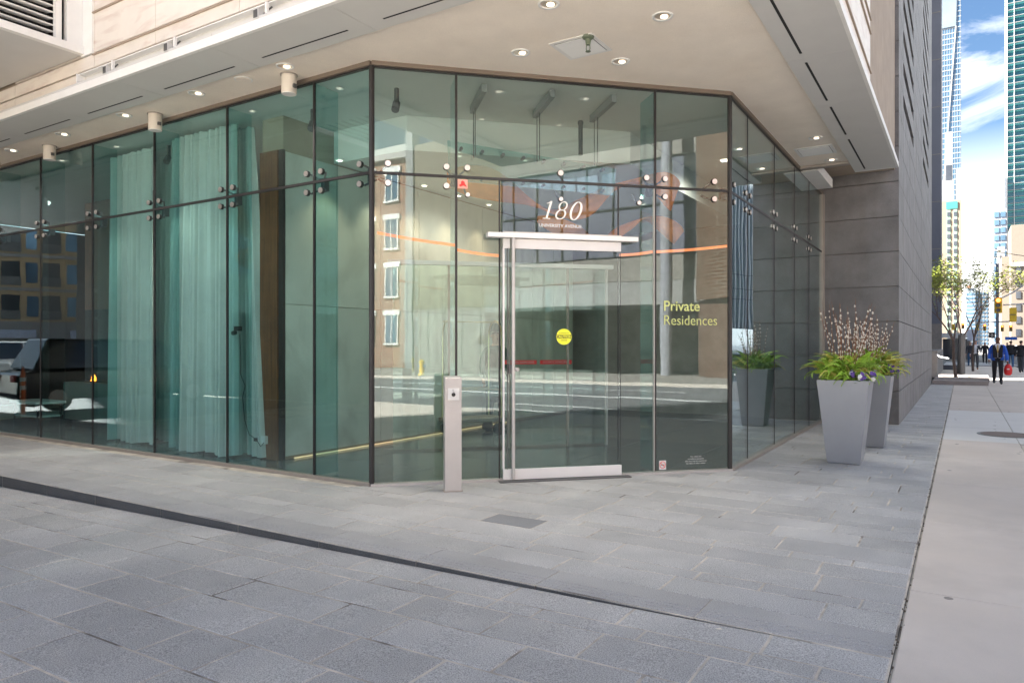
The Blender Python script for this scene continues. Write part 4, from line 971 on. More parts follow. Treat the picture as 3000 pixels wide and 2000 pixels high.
def person(loc, rz, h, label, pose, top, leg, shoe, skn, jacket=None, hair=hairm, hat=None, tie=None, long=False, bald=False, bag=None):
    k = h/1.78; t = thing('person', label, 'person', (0, 0, 0)); t['_o'] = (0, 0, 0)
    lf, rf = pose.get('lf', .25), pose.get('rf', -.25)     # foot forward offsets (towards -y)
    J_ = {'pel': (0, 0, .96), 'sp': (0, 0, 1.14), 'ch': (0, 0, 1.34), 'nb': (0, 0, 1.46), 'nk': (0, -.01, 1.54), 'h1': (0, -.025, 1.62), 'h2': (0, -.02, 1.70), 'h3': (0, -.015, 1.755)}
    for s, f, n in ((1, lf, 'l'), (-1, rf, 'r')):
        J_[n+'hip'] = (.095*s, 0, .92); J_[n+'kn'] = (.10*s, -f*.5-.05*abs(f)-.02, .50); up = max(0, -f)*.35
        J_[n+'an'] = (.10*s, -f+.0, .09+up); J_[n+'to'] = (.11*s, -f-.15, .035+up*.4); J_[n+'sh'] = (.175*s, 0, 1.43)
        e = pose.get(n+'e', (.25*s, .04+f*.25, 1.14)); w = pose.get(n+'w', (.27*s, -.04+f*.5, .90))
        J_[n+'el'] = e; J_[n+'wr'] = w; d = (Vector(w)-Vector(e)).normalized(); J_[n+'ha'] = tuple(Vector(w)+d*.08)
    R_ = {'pel': (.15, .12), 'sp': (.145, .11), 'ch': (.16, .12), 'nb': .085, 'nk': .055, 'h1': .074, 'h2': .088, 'h3': .062, 'hip': .112, 'kn': .078, 'an': .055, 'to': .038, 'sh': .065, 'el': .045, 'wr': .03, 'ha': .036}
    names = list(J_); idx = {n: i for i, n in enumerate(names)}; ed = [('pel', 'sp'), ('sp', 'ch'), ('ch', 'nb'), ('nb', 'nk'), ('nk', 'h1'), ('h1', 'h2'), ('h2', 'h3')]
    for n in 'lr': ed += [('pel', n+'hip'), (n+'hip', n+'kn'), (n+'kn', n+'an'), (n+'an', n+'to'), ('nb', n+'sh'), (n+'sh', n+'el'), (n+'el', n+'wr'), (n+'wr', n+'ha')]
    rad = [R_.get(n) or R_[n[1:]] for n in names]
    bulk = pose.get('bulk', 1)
    rad = [tuple(q*bulk for q in r) if isinstance(r, tuple) else r for r in rad]
    me = skin_mesh([tuple(J_[n]) for n in names], [(idx[a], idx[b_]) for a, b_ in ed], rad, 2)
    for m in (skn, top, leg, shoe, hair): me.materials.append(m)
    lw, rw = Vector(J_['lwr']), Vector(J_['rwr'])
    for p in me.polygons:
        c = p.center
        if c.z > 1.50: mi = 4 if (not bald and (c.z > 1.71 or (c.y > .02 and c.z > 1.58))) else 0
        elif min((c-Vector(J_['lha'])).length, (c-Vector(J_['rha'])).length) < .085: mi = 0
        elif c.z < .97 and abs(c.x) < .21 and not (abs(c.x) > .19 and c.z > .75): mi = 3 if c.z < .11 else 2
        else: mi = 1
        p.material_index = mi; p.use_smooth = True
    # fingers, nose, ears joined into the same body mesh
    x = MB()
    for n, s in (('l', 1), ('r', -1)):
        hnd = Vector(J_[n+'ha']); d = (Vector(J_[n+'wr'])-Vector(J_[n+'el'])).normalized(); side = Vector((0, 1, 0)) if abs(d.y) < .8 else Vector((1, 0, 0)); side = (side-d*side.dot(d)).normalized(); inn = side.cross(d)*s
        for q in range(4): b0 = hnd+side*(.013*(q-1.5)*1.6)+d*.02; L_ = (.05, .062, .058, .042)[q]; x.tube([b0, b0+d*L_*.6+inn*.004, b0+d*L_+inn*.022], [.0095, .009, .007], 6)
        b0 = hnd-side*.02; x.tube([b0-d*.02, b0-side*.03+d*.01, b0-side*.028+d*.04], [.011, .010, .008], 6)
    x.tube([(0, -.09, 1.70), (0, -.118, 1.665), (0, -.10, 1.655)], [.008, .014, .010], 6)
    for s in (-1, 1): x.ball((s*.083, -.005, 1.675), .022, 6, 5, sx=.45)
    xm = x.build('x', skn); bm = bmesh.new(); bm.from_mesh(me); bm.from_mesh(xm.data); bm.to_mesh(me); bm.free(); bpy.data.objects.remove(xm)
    me.name = 'body'; bo = bpy.data.objects.new('body', me); C.objects.link(bo); bo.parent = t
    ey = MB()
    for s in (-1, 1): MB().ball((s*.032, -.098, 1.69), .010, 6, 5).build('eye', black, t)
    MB().tube([(-.025, -.102, 1.625), (0, -.108, 1.622), (.025, -.102, 1.625)], .005, 5).build('mouth', mat('lip', (.3, .1, .08), .5) if 'lip' not in MATS else MATS['lip'], t)
    if jacket:
        nm = ['sp', 'ch', 'nb', 'lsh', 'lel', 'lwr', 'rsh', 'rel', 'rwr']; V = [Vector(J_[n]) for n in nm]
        V.append(Vector((0, .01, .98 if not long else .70))); V.append(Vector((0, .01, .84 if not long else .45)))
        V[5] = V[5].lerp(V[4], .12); V[8] = V[8].lerp(V[7], .12)
        E_ = [(0, 1), (1, 2), (2, 3), (3, 4), (4, 5), (2, 6), (6, 7), (7, 8), (0, 9), (9, 10)]
        Rj = [(.175*bulk, .135), (.19*bulk, .15), .10, .085, .065, .052, .085, .065, .052, (.19*bulk, .15), (.21*bulk, .16)]
        jm = skin_mesh([tuple(v) for v in V], E_, Rj, 2); jm.materials.append(jacket); jm.name = 'jacket'
        bm = bmesh.new(); bm.from_mesh(jm)
        kill = [f for f in bm.faces if (f.calc_center_median().y < -.03 and abs(f.calc_center_median().x) < (.085 if f.calc_center_median().z > 1.0 else .11) and f.calc_center_median().z < 1.47) or (f.calc_center_median().z > 1.53)]
        if not pose.get('closed'): bmesh.ops.delete(bm, geom=kill, context='FACES')
        bm.to_mesh(jm); bm.free()
        jo = bpy.data.objects.new('jacket', jm); C.objects.link(jo); jo.parent = t
        for p in jm.polygons: p.use_smooth = True
    if tie:
        MB().prism([(-.018, 1.47), (.018, 1.47), (.028, 1.2), (0, 1.17), (-.028, 1.2)], lambda a, b_: (a, -.150, b_), lambda a, b_: (a, -.142, b_)).build('tie', tie, t)
    if pose.get('vest'):
        for s in (-1, 1): MB().prism([(s*.01, 1.22), (s*.10, 1.47), (s*.16, 1.44), (s*.15, 1.0), (s*.01, .98)], lambda a, b_: (a, -.152, b_), lambda a, b_: (a, -.135, b_)).build('vest_front', cl_black, t)
    if hat:
        MB().tube([(0, -.015, 1.755), (0, -.015, 1.765)], .135, 20).build('hat_brim', hat, t); MB().tube([(0, -.015, 1.76), (0, -.015, 1.90)], [.09, .098], 18).build('hat_crown', hat, t)
    t.scale = (k, k, k); t.location = loc; t.rotation_euler.z = rz
    return t, J_, k
# walking man in blue jacket with the red bag (faces the camera)
pm, Jm, km = person((1.12, 32.6, 0), .0, 1.80, 'person striding in an open blue jacket, black vest and trousers', dict(lf=.16, rf=-.14, bulk=1.15, vest=True, lw=(.30, -.04, .84), le=(.27, .03, 1.13)), cl_white, cl_black, black, skin_b, jacket=jk_blue, bald=True, tie=gold)
hx = 1.12+.31*km; 
bag = thing('shopping_bag', 'red plastic shopping bag in the hand of the blue jacket walker', 'bag', (1.44, 32.54, .48))
m = MB(); prof = [(.0, .24), (.06, .20), (.11, .12), (.135, 0), (.12, -.14), (.08, -.2), (.0, -.21)]
n = 14
for (r, z_) in prof:
    for q in range(n): a = 2*pi*q/n; m.v.append((1.44+r*cos(a)*(1+.08*sin(3*a)), 32.54+.6*r*sin(a), .55+z_))
for i in range(len(prof)-1):
    for q in range(n): q2 = (q+1) % n; m.add([(i*n+q, i*n+q2, (i+1)*n+q2, (i+1)*n+q)])
m.build('bag_body', red, bag, smooth=True); MB().tube([(1.44, 32.54, .78), (1.43, 32.54, .88)], .012, 6).build('handle_loop', red, bag)
MB().box(1.40, 1.48, 32.452, 32.456, .56, .60).build('white_print', white, bag)
person((.66, 51.5, 0), .0, 1.76, 'person in a charcoal suit and white shirt walking with a coffee cup', dict(lf=.2, rf=-.3, lw=(.22, -.22, 1.10), le=(.26, -.02, 1.12)), cl_white, cl_grey, tan_shoe, skin_l, jacket=cl_grey)
cup = thing('coffee_cup', 'white paper cup held by the suited walker', 'cup', (.87, 51.2, 1.13)); MB().tube([(.87, 51.22, 1.07), (.87, 51.22, 1.18)], [.032, .042], 12).build('cup_body', white, cup); MB().tube([(.87, 51.22, 1.18), (.87, 51.22, 1.195)], .044, 12).build('lid', black, cup)
person((2.55, 54.5, 0), pi, 1.76, 'person walking away in a black jacket and blue jeans', dict(lf=.15, rf=-.12, closed=True, bulk=1.1), cl_black, jeans, white, skin_l, jacket=cl_black)
person((2.62, 46.5, 0), pi*.9, 1.74, 'person in dark coat and trousers at the right frame edge', dict(lf=.2, rf=-.2, closed=True), cl_black, cl_grey, black, skin_l, jacket=cl_black)
person((.45, 58, 0), 0, 1.72, 'person in a grey jacket behind the suited walker', dict(lf=.2, rf=-.2), cl_grey, jeans, black, skin_l, jacket=cl_grey)
person((-7.0, 10.6, 0), radians(60), 1.74, 'doorman in top hat and long dark green coat inside the glass', dict(lf=.06, rf=-.05, closed=True), cl_green, cl_green, black, skin_l, jacket=cl_green, long=True, hat=cl_green)
person((1.5, 68, 0), 0, 1.72, 'small far person in black walking on the crossing', dict(lf=.2, rf=-.2, closed=True), cl_black, cl_black, black, skin_l, jacket=cl_black)
person((2.6, 73, 0), pi, 1.75, 'small far person in a grey coat beyond the jeans walker', dict(lf=.2, rf=-.2, closed=True), cl_grey, jeans, black, skin_l, jacket=cl_grey)
person((3.3, 76, 0), 0, 1.7, 'small far person in a white top near the far pole', dict(lf=.1, rf=-.2), cl_white, jeans, black, skin_l)
# ================================================================== STREET, DIRECT VIEW
for (zz, dzz, yy_, l_) in ((7.6, -.9, 57, 'highest sagging overhead wire above the crossing'), (6.4, -.6, 60, 'middle overhead wire above the crossing'), (5.6, -.4, 64, 'lowest overhead wire above the crossing')):
    P = [(1.9+1.1*k, yy_, zz+dzz*sin(pi*k/10)) for k in range(11)]
    tag(MB().tube(P, .022, 5).build('overhead_wire', darksteel), l_, 'wire', 'overhead wires at the crossing')
ts = thing('granite_steps', 'three low granite kerbs around the two street trees', 'steps', (-.1, 33, 0))
for (xa, xb, ya, yb) in ((-.96, .80, 31.2, 32.4), (-.96, .88, 33.4, 34.7), (-.9, .95, 36.6, 38.0)):
    MB().box(xa, xb, ya, yb, 0, .15).build('step_slab', stepst, ts); MB().box(xa+.25, xb-.35, yb+.01, yb+.7, .001, .13).build('planting_slot', soil, ts)
rw = thing('ramp_wall', 'low dark stone wall with steel handrail beyond the stone building', 'wall', (-1.2, 44, 0))
MB().box(-3, -.98, 38, 50, 0, 1.22).build('wall', darktile2, rw); MB().tube([(-1.0, 38, 1.05), (-.85, 37.2, .95), (-.5, 36, .9)], .03, 8).build('handrail', whitelip, rw)
def tree(x, y, lab, h, lean, seed, wrap=False):
    rg = random.Random(seed); t = thing('street_tree', lab, 'tree', (x, y, 0), 'young street trees on the sidewalk'); tr = MB(); lf = MB(); tips = []
    def grow(p, d, L_, r, dep):
        q = p+d*L_; mid = p+d*L_*.5+Vector((rg.uniform(-.05, .05), rg.uniform(-.05, .05), 0))*L_
        tr.tube([p, mid, q], [r, r*.85, r*.65], 6 if dep < 2 else 4, caps=False)
        if dep >= 2: tips.append((q, dep)); tips.append((mid, dep))
        if dep < 5:
            for i in range(3 if dep < 3 else 2):
                nd = (d+Vector((rg.uniform(-.75, .75), rg.uniform(-.75, .75), rg.uniform(-.15, .4)))).normalized(); grow(q, nd, L_*rg.uniform(.6, .82), r*.55, dep+1)
    grow(Vector((x, y, 0)), Vector((lean, 0, 1)).normalized(), h*.42, .07, 0)
    tr.build('trunk', bark, t)
    if wrap: MB().tube([(x, y, 0), (x+lean*1.9, y, 1.95)], [.17, .15], 10).build('trunk_wrap', darksteel, t)
    for (p, dep) in tips:
        for i in range(5 if dep > 3 else 3):
            c_ = p+Vector((rg.gauss(0, .11), rg.gauss(0, .11), rg.gauss(0, .08))); a = rg.uniform(0, 6.3); s = rg.uniform(.035, .075)
            u = Vector((cos(a), sin(a), rg.uniform(-.6, .6)))*s; v = Vector((-sin(a), cos(a), rg.uniform(-.6, .6)))*s*.6
            k = len(lf.v); lf.v += [tuple(c_-u), tuple(c_+v), tuple(c_+u), tuple(c_-v)]; lf.add([(k, k+1, k+2, k+3)])
    kind(lf.build('crown', treeleaf, t), 'stuff')
tree(-.22, 35.2, 'nearer young tree with thin leaning trunk and sparse leaves', 3.9, -.06, 3)
tree(-.06, 39.4, 'farther young tree with a dark wrapped trunk', 4.2, .02, 11, wrap=True)
tree(.5, 48, 'third young tree behind the suited walker', 4.4, .03, 21)
def signal(x, y, z, lab, front=True, rz=0, s=1.0):
    t = thing('traffic_light', lab, 'traffic light', (x, y, z), 'traffic lights at the crossing')
    MB().box(x-.22*s, x+.22*s, y-.1, y+.12, z-.52*s, z+.52*s).build('housing', yellow, t, bevel=.02)
    if front:
        for i, m_ in enumerate((MATS.get('sig_red') or mat('sig_red', (1, .25, .05), .4, emit=.8, var=0), darksteel, darksteel)):
            zz = z+(.33-.33*i)*s; MB().tube([(x, y-.13, zz), (x, y-.10, zz)], .125*s, 14).build('lens', m_, t)
            MB().tube([(x, y-.27, zz+.02), (x, y-.10, zz+.02)], .145*s, 12, caps=False).build('visor', yellow, t)
    else: MB().box(x-.18*s, x+.18*s, y-.13, y-.1, z-.02, z+.02).build('seam', darksteel, t)
signal(2.02, 58, 4.12, 'large yellow traffic light showing red, nearest at the crossing')
signal(2.84, 58, 3.48, 'yellow traffic light seen from behind near the right edge', False, s=.9)
signal(1.16, 80, 3.1, 'small far yellow traffic light left of the pole arm', False, s=.55)
signal(1.75, 80, 3.1, 'small far yellow traffic light with red lamp', True, s=.6)
signal(3.1, 80, 3.0, 'small far yellow traffic light near the right pole', True, s=.55)
signal(.05, 82, 3.3, 'small far yellow traffic light between the two tree crowns', True, s=.55)
signal(-.75, 82, 3.2, 'small far yellow traffic light behind the nearer tree trunk', False, s=.55)
signal(3.75, 80, 3.0, 'small far yellow traffic light at the frame edge', True, s=.55)
t = thing('signal_pole', 'grey steel signal pole with arms over the crossing', 'pole', (3.6, 58.3, 0))
MB().tube([(3.6, 58.3, 0), (3.6, 58.3, 7.5)], [.11, .08], 12).build('pole', metalpanel, t); MB().tube([(3.6, 58.3, 5.6), (2.9, 58.3, 5.0), (2.2, 58.2, 4.6)], .05, 8).build('mast_arm', metalpanel, t); MB().tube([(3.6, 58.3, 4.2), (2.3, 58.2, 4.15)], .05, 8).build('lower_arm', metalpanel, t)
t = thing('signal_pole', 'far grey pole beyond the crossing carrying small signals', 'pole', (2.75, 80.3, 0))
MB().tube([(2.75, 80.3, 0), (2.75, 80.3, 9)], .12, 10).build('pole', mat('pole_blue', (.2, .23, .3), .5, metal=.4), t); MB().tube([(1.0, 80.3, 3.55), (4, 80.3, 3.65)], .06, 8).build('arm', metalpanel, t)
def sign(x, y, z, w, h, m_, lab, txt=None, tm=None):
    t = thing('street_sign', lab, 'sign', (x, y, z)); MB().box(x-w/2, x+w/2, y-.02, y+.02, z-h/2, z+h/2).build('sign_plate', m_, t)
    MB().tube([(x, y+.05, 0), (x, y+.05, z+h/2)], .03, 6).build('post', metalpanel, t)
    if txt: text_mesh(txt, h*.7, lambda s_, n_, q: (s_, y-.021-n_, q), x, 0, z-h*.28, 'lettering', tm or letterw, t, ext=.001)
sign(1.72, 59.5, 2.15, .35, .42, black, 'small black and white street sign above the blue jacket walker', '0')
sign(.6, 64, 2.2, .6, .8, mat('sign_pale', (.6, .65, .75), .5), 'pale blue sign board behind the suited walker')
sign(3.3, 70, 2.0, .8, .25, mat('sign_blue', (.03, .15, .6), .5), 'long blue street name sign near the right edge')
t = thing('station_kiosk', 'pale concrete kiosk with white flat roof beyond the trees', 'kiosk', (-.4, 84, 0))
MB().box(-1.7, .7, 84, 88, 0, 2.1).build('wall', cband, t); MB().box(-2.1, 1.0, 83.6, 88.4, 2.2, 2.65).build('roof', whitelip, t)
MB().box(-.7, .45, 83.96, 84.0, .1, 2.05).build('door', cgrey, t); MB().box(-1.6, -.8, 83.95, 83.99, .1, 2.05).build('window', windk, t); MB().box(.5, .68, 83.95, 83.99, .1, 2.05).build('window', windk, t)
# blue-grey neighbouring building
nb = thing('neighbour_building', 'tall blue-grey concrete building just past the dark stone one', 'building', (-5, 60, 0))
MB().box(-16, -1.30, 60, 63, 0, 80).build('facade', bluegrey, nb); MB().box(-3.4, -1.27, 59.93, 60, 0, 3.0).build('base_panel', cgrey, nb)
for k in range(14): MB().box(-6, -1.28, 59.98, 60, 4.95+k*3.4, 5.0+k*3.4).build('joint_line', cgrey, nb)
cb = thing('street_shade_block', 'unseen grey block added to shade the street past the ramp wall', 'building', (-20, 46, 0))  # out-of-view mass added to keep sun off the far street
MB().box(-30, -9, 34, 59.5, 0, 45).build('facade', bluegrey, cb); MB().box(-40, -9, 63.2, 112, 0, 60).build('rear_shade_block', bluegrey, cb)  # second volume added behind for more shade past the crossing
for k in range(12):
    for q in range(6): MB().box(-9.0, -8.95, 35.5+q*4, 37.5+q*4, 2+k*3.5, 4.2+k*3.5).build('window', windk, cb)
# far towers
tw = thing('glass_tower', 'slim glass tower with a white diagonal edge far up the left side', 'building', (-10, 500, 0))
MB().box(-40, -.8, 500, 530, 0, 300).build('curtain_wall', winbl, tw)
fl_ = MB(); 
for k in range(95): fl_.box(-40, -.75, 499.85, 500, 3.1*k, 3.1*k+.55)
kind(fl_.build('floor_bands', mat('tower_band', (.26, .29, .32), .4), tw), 'stuff')
ml_ = MB()
for k in range(12): ml_.box(-1.2-k*1.3, -1.05-k*1.3, 499.8, 500, 0, 300)
kind(ml_.build('mullions', farw, tw), 'stuff')
MB().prism([(-10.6, 86), (-10.0, 86), (-3.0, 190), (-3.7, 190)], lambda a, b_: (a, 499.3, b_), lambda a, b_: (a, 499.7, b_)).build('diagonal_fin', farw, tw)
MB().prism([(-40, 190), (-3.2, 190), (-.9, 300), (-40, 300)], lambda a, b_: (a, 499.4, b_), lambda a, b_: (a, 499.8, b_)).build('pale_crown', mat('tower_pale', (.22, .26, .29), .2, metal=.3, var=.2, scale=.05), tw)
bt = thing('beige_tower', 'beige stone office tower with green window strips and white roof boxes', 'building', (-5, 400, 0))
MB().box(-28, -.28, 400, 420, 0, 70).build('wall', beige, bt); MB().box(-7.0, -4.2, 405, 412, 76, 104).build('roof_box', farw, bt); MB().box(-9, -3.6, 402, 414, 70, 80).build('roof_plant', farw, bt); MB().box(-2.6, -.6, 402, 412, 70, 85).build('roof_stair', farw, bt)
MB().box(-6.8, -4.3, 404.9, 405, 80, 88).build('roof_louvre', windk, bt)
for cx_ in (-5.6, -2.9):
    MB().box(cx_-.75, cx_+.75, 399.8, 400, 0, 66).build('green_strip', mat('celadon', (.25, .36, .27), .6) if 'celadon' not in MATS else MATS['celadon'], bt)
    for k in range(18):
        MB().box(cx_-.62, cx_+.62, 399.6, 399.8, 3.0+k*3.5, 5.0+k*3.5).build('window', windk, bt)
MB().box(-6.6, -2.0, 399.55, 399.8, 66, 69.4).build('teal_panel', teal, bt)
ap = thing('condo_tower', 'pale blue and white apartment block far down the street', 'building', (10, 700, 0))
MB().box(2.3, 9, 700, 720, 0, 48).build('block', mat('condo_blue', (.28, .33, .37), .5), ap); MB().box(9, 18.5, 702, 722, 0, 46).build('block', farw, ap); MB().box(3, 6, 699, 705, 48, 50.5).build('red_roof', brickm, ap)
b2 = MB()
for k in range(14):
    for q in range(4): b2.box(9.6+q*2.2, 10.9+q*2.2, 701.6, 702, 2+k*3.1, 4+k*3.1)
    b2.box(2.6, 8.6, 699.7, 700, 2+k*3.1, 3.6+k*3.1)
kind(b2.build('windows', winbl, ap), 'stuff')
gt = thing('green_tower', 'huge tower of teal glass floors on the right edge', 'building', (20, 420, 0))
MB().box(18.3, 60, 420, 450, 0, 260).build('core', wingr, gt)
for k in range(80):
    z_ = 3.2*k+1
    MB().box(18.2, 60, 419.5, 420, z_, z_+.9).build('teal_spandrel', teal if k % 3 else mat('teal_dark', (.05, .25, .26), .4) if 'teal_dark' not in MATS else MATS['teal_dark'], gt)
    MB().box(18.2, 60, 418.9, 419.5, z_+.95, z_+1.15).build('floor_slab', cband, gt)
MB().box(17.4, 18.3, 419, 421, 0, 260).build('corner_column', metalpanel, gt); MB().box(20.9, 21.1, 418.8, 420, 0, 260).build('mullion', metalpanel, gt)
rm = thing('stepped_tower', 'dark blue windowed mid tower left of the teal tower', 'building', (13, 380, 0))
MB().box(11.4, 16.4, 380, 395, 0, 61).build('wall', mat('tower_grey', (.22, .24, .28), .5), rm)
for k in range(17):
    for q in range(2): MB().box(11.8+q*2.3, 13.6+q*2.3, 379.7, 380, 3+k*3.4, 5.2+k*3.4).build('window', winbl, rm)
rs = thing('stone_block', 'low beige stone building below the teal tower', 'building', (18, 330, 0))
MB().box(11.8, 13.9, 340, 350, 0, 40).build('wall', cband, rs)
for k in range(9): MB().box(12.4, 12.9, 339.8, 340, 4+k*3.8, 6+k*3.8).build('window', windk, rs)
re_ = thing('stone_corner_block', 'tan stone corner building at the right frame edge', 'building', (20, 250, 0))
MB().box(11.9, 30, 252, 270, 0, 36).build('wall', mat('tan_stone', (.17, .14, .11), .8), re_); MB().box(11.6, 30, 251.5, 252, 24, 25.2).build('cornice', cband, re_)
MB().box(10.0, 14, 262, 285, 0, 28).build('side_wing', MATS['tan_stone'], re_)
for k in range(6): MB().box(13+.0, 14.2, 251.8, 252, 4+k*3.6, 6+k*3.6).build('window', windk, re_)
def car(x, y, rz, body, lab, group=None, h=1.5, Lc=4.6, w=1.8, suv=False):
    t = thing('parked_car', lab, 'car', (0, 0, 0), group); t['_o'] = (0, 0, 0)
    prof = [(-Lc/2, .35), (-Lc/2, .85), (-Lc/2+.12, .95), (-Lc/2+1.05, 1.0), (Lc/2-.5, 1.0), (Lc/2-.05, .92), (Lc/2, .4), (Lc/2-.1, .28), (-Lc/2+.1, .28)]
    MB().prism(prof, lambda a, b_: (a, -w/2, b_), lambda a, b_: (a, w/2, b_)).build('body', body, t, bevel=.05)
    top = [(-Lc/2+.95, 1.0), (-Lc/2+1.6, h), (Lc/2-(.7 if suv else 1.3), h), (Lc/2-(.35 if suv else .55), 1.0)]
    MB().prism(top, lambda a, b_: (a, -w/2+.06+(b_-1)*.25, b_), lambda a, b_: (a, w/2-.06-(b_-1)*.25, b_)).build('cabin', body, t, bevel=.04)
    for s in (-1, 1):
        f = lambda a, b_, e=0: (a, s*(w/2-.045-(b_-1)*.25+e), b_)
        for q in (([(-Lc/2+1.15, 1.04), (-Lc/2+1.66, h-.07), (-.1, h-.07), (-.1, 1.04)]), ([(-.02, 1.04), (-.02, h-.07), (Lc/2-(.8 if suv else 1.35), h-.07), (Lc/2-(.55 if suv else .8), 1.04)])):
            MB().prism(q, lambda a, b_: f(a, b_), lambda a, b_: f(a, b_, -.02)).build('side_window', windk, t)
    MB().prism([(-.66*w/2, 1.04), (.66*w/2, 1.04), (.6*w/2, h-.06), (-.6*w/2, h-.06)], lambda a, b_: (-Lc/2+.93+(b_-1)*1.3-.02, a*1.25, b_), lambda a, b_: (-Lc/2+.95+(b_-1)*1.3, a*1.25, b_)).build('windscreen', windk, t)
    for a in (-Lc/2+.85, Lc/2-.85):
        for s in (-1, 1):
            o = MB().tube([(a, s*(w/2-.2), .33), (a, s*(w/2+.01), .33)], .33, 18).build('wheel', black, t); q = MB().tube([(a, s*(w/2), .33), (a, s*(w/2+.02), .33)], .2, 10).build('rim', steel, t); q.parent = o
    for s in (-1, 1): MB().box(-Lc/2-.01, -Lc/2+.06, s*.62-.16, s*.62+.16, .68, .82).build('headlight', whitelip, t); MB().box(Lc/2-.06, Lc/2+.01, s*.66-.12, s*.66+.12, .72, .88).build('tail_light', red, t)
    MB().box(-Lc/2-.012, -Lc/2+.03, -.4, .4, .5, .62).build('grille', black, t)
    t.location = (x, y, -.12); t.rotation_euler.z = rz
silver = mat('car_silver', (.5, .52, .55), .25, metal=.7); carw = mat('car_white', (.72, .74, .76), .25); carb = mat('car_black', (.015, .016, .018), .12); caro = mat('car_yellow', (.7, .4, .02), .3)
car(5.4, 118, pi/2, carb, 'dark car waiting beyond the crossing', h=1.45); car(5.6, 128, pi/2, caro, 'yellow taxi in the queue beyond the crossing', h=1.45); car(7.0, 135, pi/2, carw, 'white car in the queue beyond the crossing')
# ================================================================== ACROSS THE STREET (seen in reflections)
fb = thing('opposite_building', 'broad concrete and tan brick building across the street', 'building', (24, 0, 0))
X0 = 24.0
MB().box(X0, 40, -18.4, -11.8, 0, 3.7).build('concrete_base', cgrey, fb); MB().box(X0+.02, 40, -18.4, -11.8, 3.72, 14).build('brick_wall', brickt, fb)
for y_ in (-17.1, -15.8, -14.5, -13.2): MB().box(X0-.006, X0, y_-.03, y_+.03, 0, 3.7).build('wall_joint', cdark, fb)
MB().box(28.5, 40, -11.8, 60, 0, 3.55).build('recessed_wall', cdark, fb)
for k in range(12): MB().box(28.49, 28.5, -10.5+k*1.6, -10.45+k*1.6, 0, 3.5).build('wall_joint', black, fb)
MB().box(X0, 40, -11.78, 60, 3.56, 4.75).build('pale_band', cband, fb); MB().box(X0+.06, 40, -11.78, 60, 4.78, 6.0).build('pale_band', cgrey, fb)
MB().box(X0+.12, 40, -11.78, 60, 6.03, 11).build('window_wall', winlil, fb)
for k in range(20): MB().box(X0+.05, X0+.12, -11+k*1.55, -10.92+k*1.55, 6.03, 11).build('window_mullion', black, fb)
for z_ in (6.02, 8.6): MB().box(X0+.04, X0+.13, -11.78, 20, z_, z_+.08).build('window_rail', black, fb)
MB().box(X0, 40, -11.78, 60, 11.02, 13).build('upper_wall', cgrey, fb)
m = MB(); n = 20
P = [(25.2+3.4*cos(pi/2+pi*i/n), 3.4+3.4*sin(pi/2+pi*i/n)*1.0) for i in range(n+1)]
for (x_, y_) in P: m.v += [(x_-1.5, y_, 3.55), (x_-1.5, y_, 14)]
for i in range(n): m.add([(2*i, 2*i+2, 2*i+3, 2*i+1)])
m.build('curved_brick_bay', brickb, fb, smooth=True)
m = MB()
for (x_, y_) in P: m.v += [(x_-1.2, y_, 0), (x_-1.2, y_, 3.54)]
for i in range(n): m.add([(2*i, 2*i+2, 2*i+3, 2*i+1)])
m.build('curved_base', mat('curve_base', (.13, .075, .05), .8), fb, smooth=True)
MB().tube([(22.6, -1.3, 0), (22.6, -1.3, 14)], .28, 16).build('white_column', mat('col_white', (.30, .30, .33), .6), fb)
rbld = thing('brick_building', 'orange brick building with white lintels down the far side', 'building', (25, -25, 0))
MB().box(24.6, 40, -60, -18.95, 0, 13.5).build('wall', brickm, rbld); MB().box(24.3, 40, -60, -18.95, 13.5, 14.3).build('cornice', mat('cornice_grey', (.45, .43, .4), .7), rbld)
MB().box(23.9, 24.6, -18.9, -18.3, 0, 15).build('white_pilaster', farw, rbld)
for r in range(4):
    for q in range(12):
        y_ = -20.6-q*2.1; z_ = 1.6+r*3.1
        f = MB().box(24.52, 24.6, y_-.55, y_+.55, z_, z_+1.8).build('window', winbl, rbld); w_ = f
        for (a, b_, c_, d_) in ((-.58, -.5, 0, 1.8), (.5, .58, 0, 1.8), (-.03, .03, 0, 1.8)): o = MB().box(24.5, 24.53, y_+a, y_+b_, z_+c_, z_+d_).build('frame', whitelip, rbld); o.parent = f
        MB().box(24.48, 24.6, y_-.72, y_+.72, z_+1.82, z_+2.15).build('lintel', whitelip, rbld); MB().box(24.45, 24.6, y_-.65, y_+.65, z_-.15, z_-.02).build('window_ledge', whitelip, rbld)
t = thing('fire_hydrant', 'yellow fire hydrant on the far sidewalk', 'hydrant', (16.6, -11.6, 0))
MB().tube([(16.6, -11.6, 0), (16.6, -11.6, .08), (16.6, -11.6, .081), (16.6, -11.6, .62)], [.17, .17, .11, .11], 14).build('barrel', yellow, t); MB().ball((16.6, -11.6, .64), .14, 12, 8, sz=.8).build('bonnet', yellow, t)
for s in (-1, 1): MB().tube([(16.6, -11.6, .45), (16.6, -11.6+s*.2, .45)], .06, 10).build('nozzle', mat('hyd_blue', (.05, .1, .3), .5) if 'hyd_blue' not in MATS else MATS['hyd_blue'], t)
MB().tube([(16.6, -11.6, .74), (16.6, -11.6, .80)], .03, 6).build('top_nut', darksteel, t)
t = thing('yellow_bollard', 'plain yellow steel bollard at the curved brick base', 'bollard', (22.4, .6, 0)); MB().tube([(22.4, .6, 0), (22.4, .6, 1.15), (22.4, .6, 1.2)], [.09, .09, .05], 14).build('pipe', yellow, t); MB().tube([(22.4, .6, 0), (22.4, .6, .02)], .14, 14).build('base', darksteel, t)
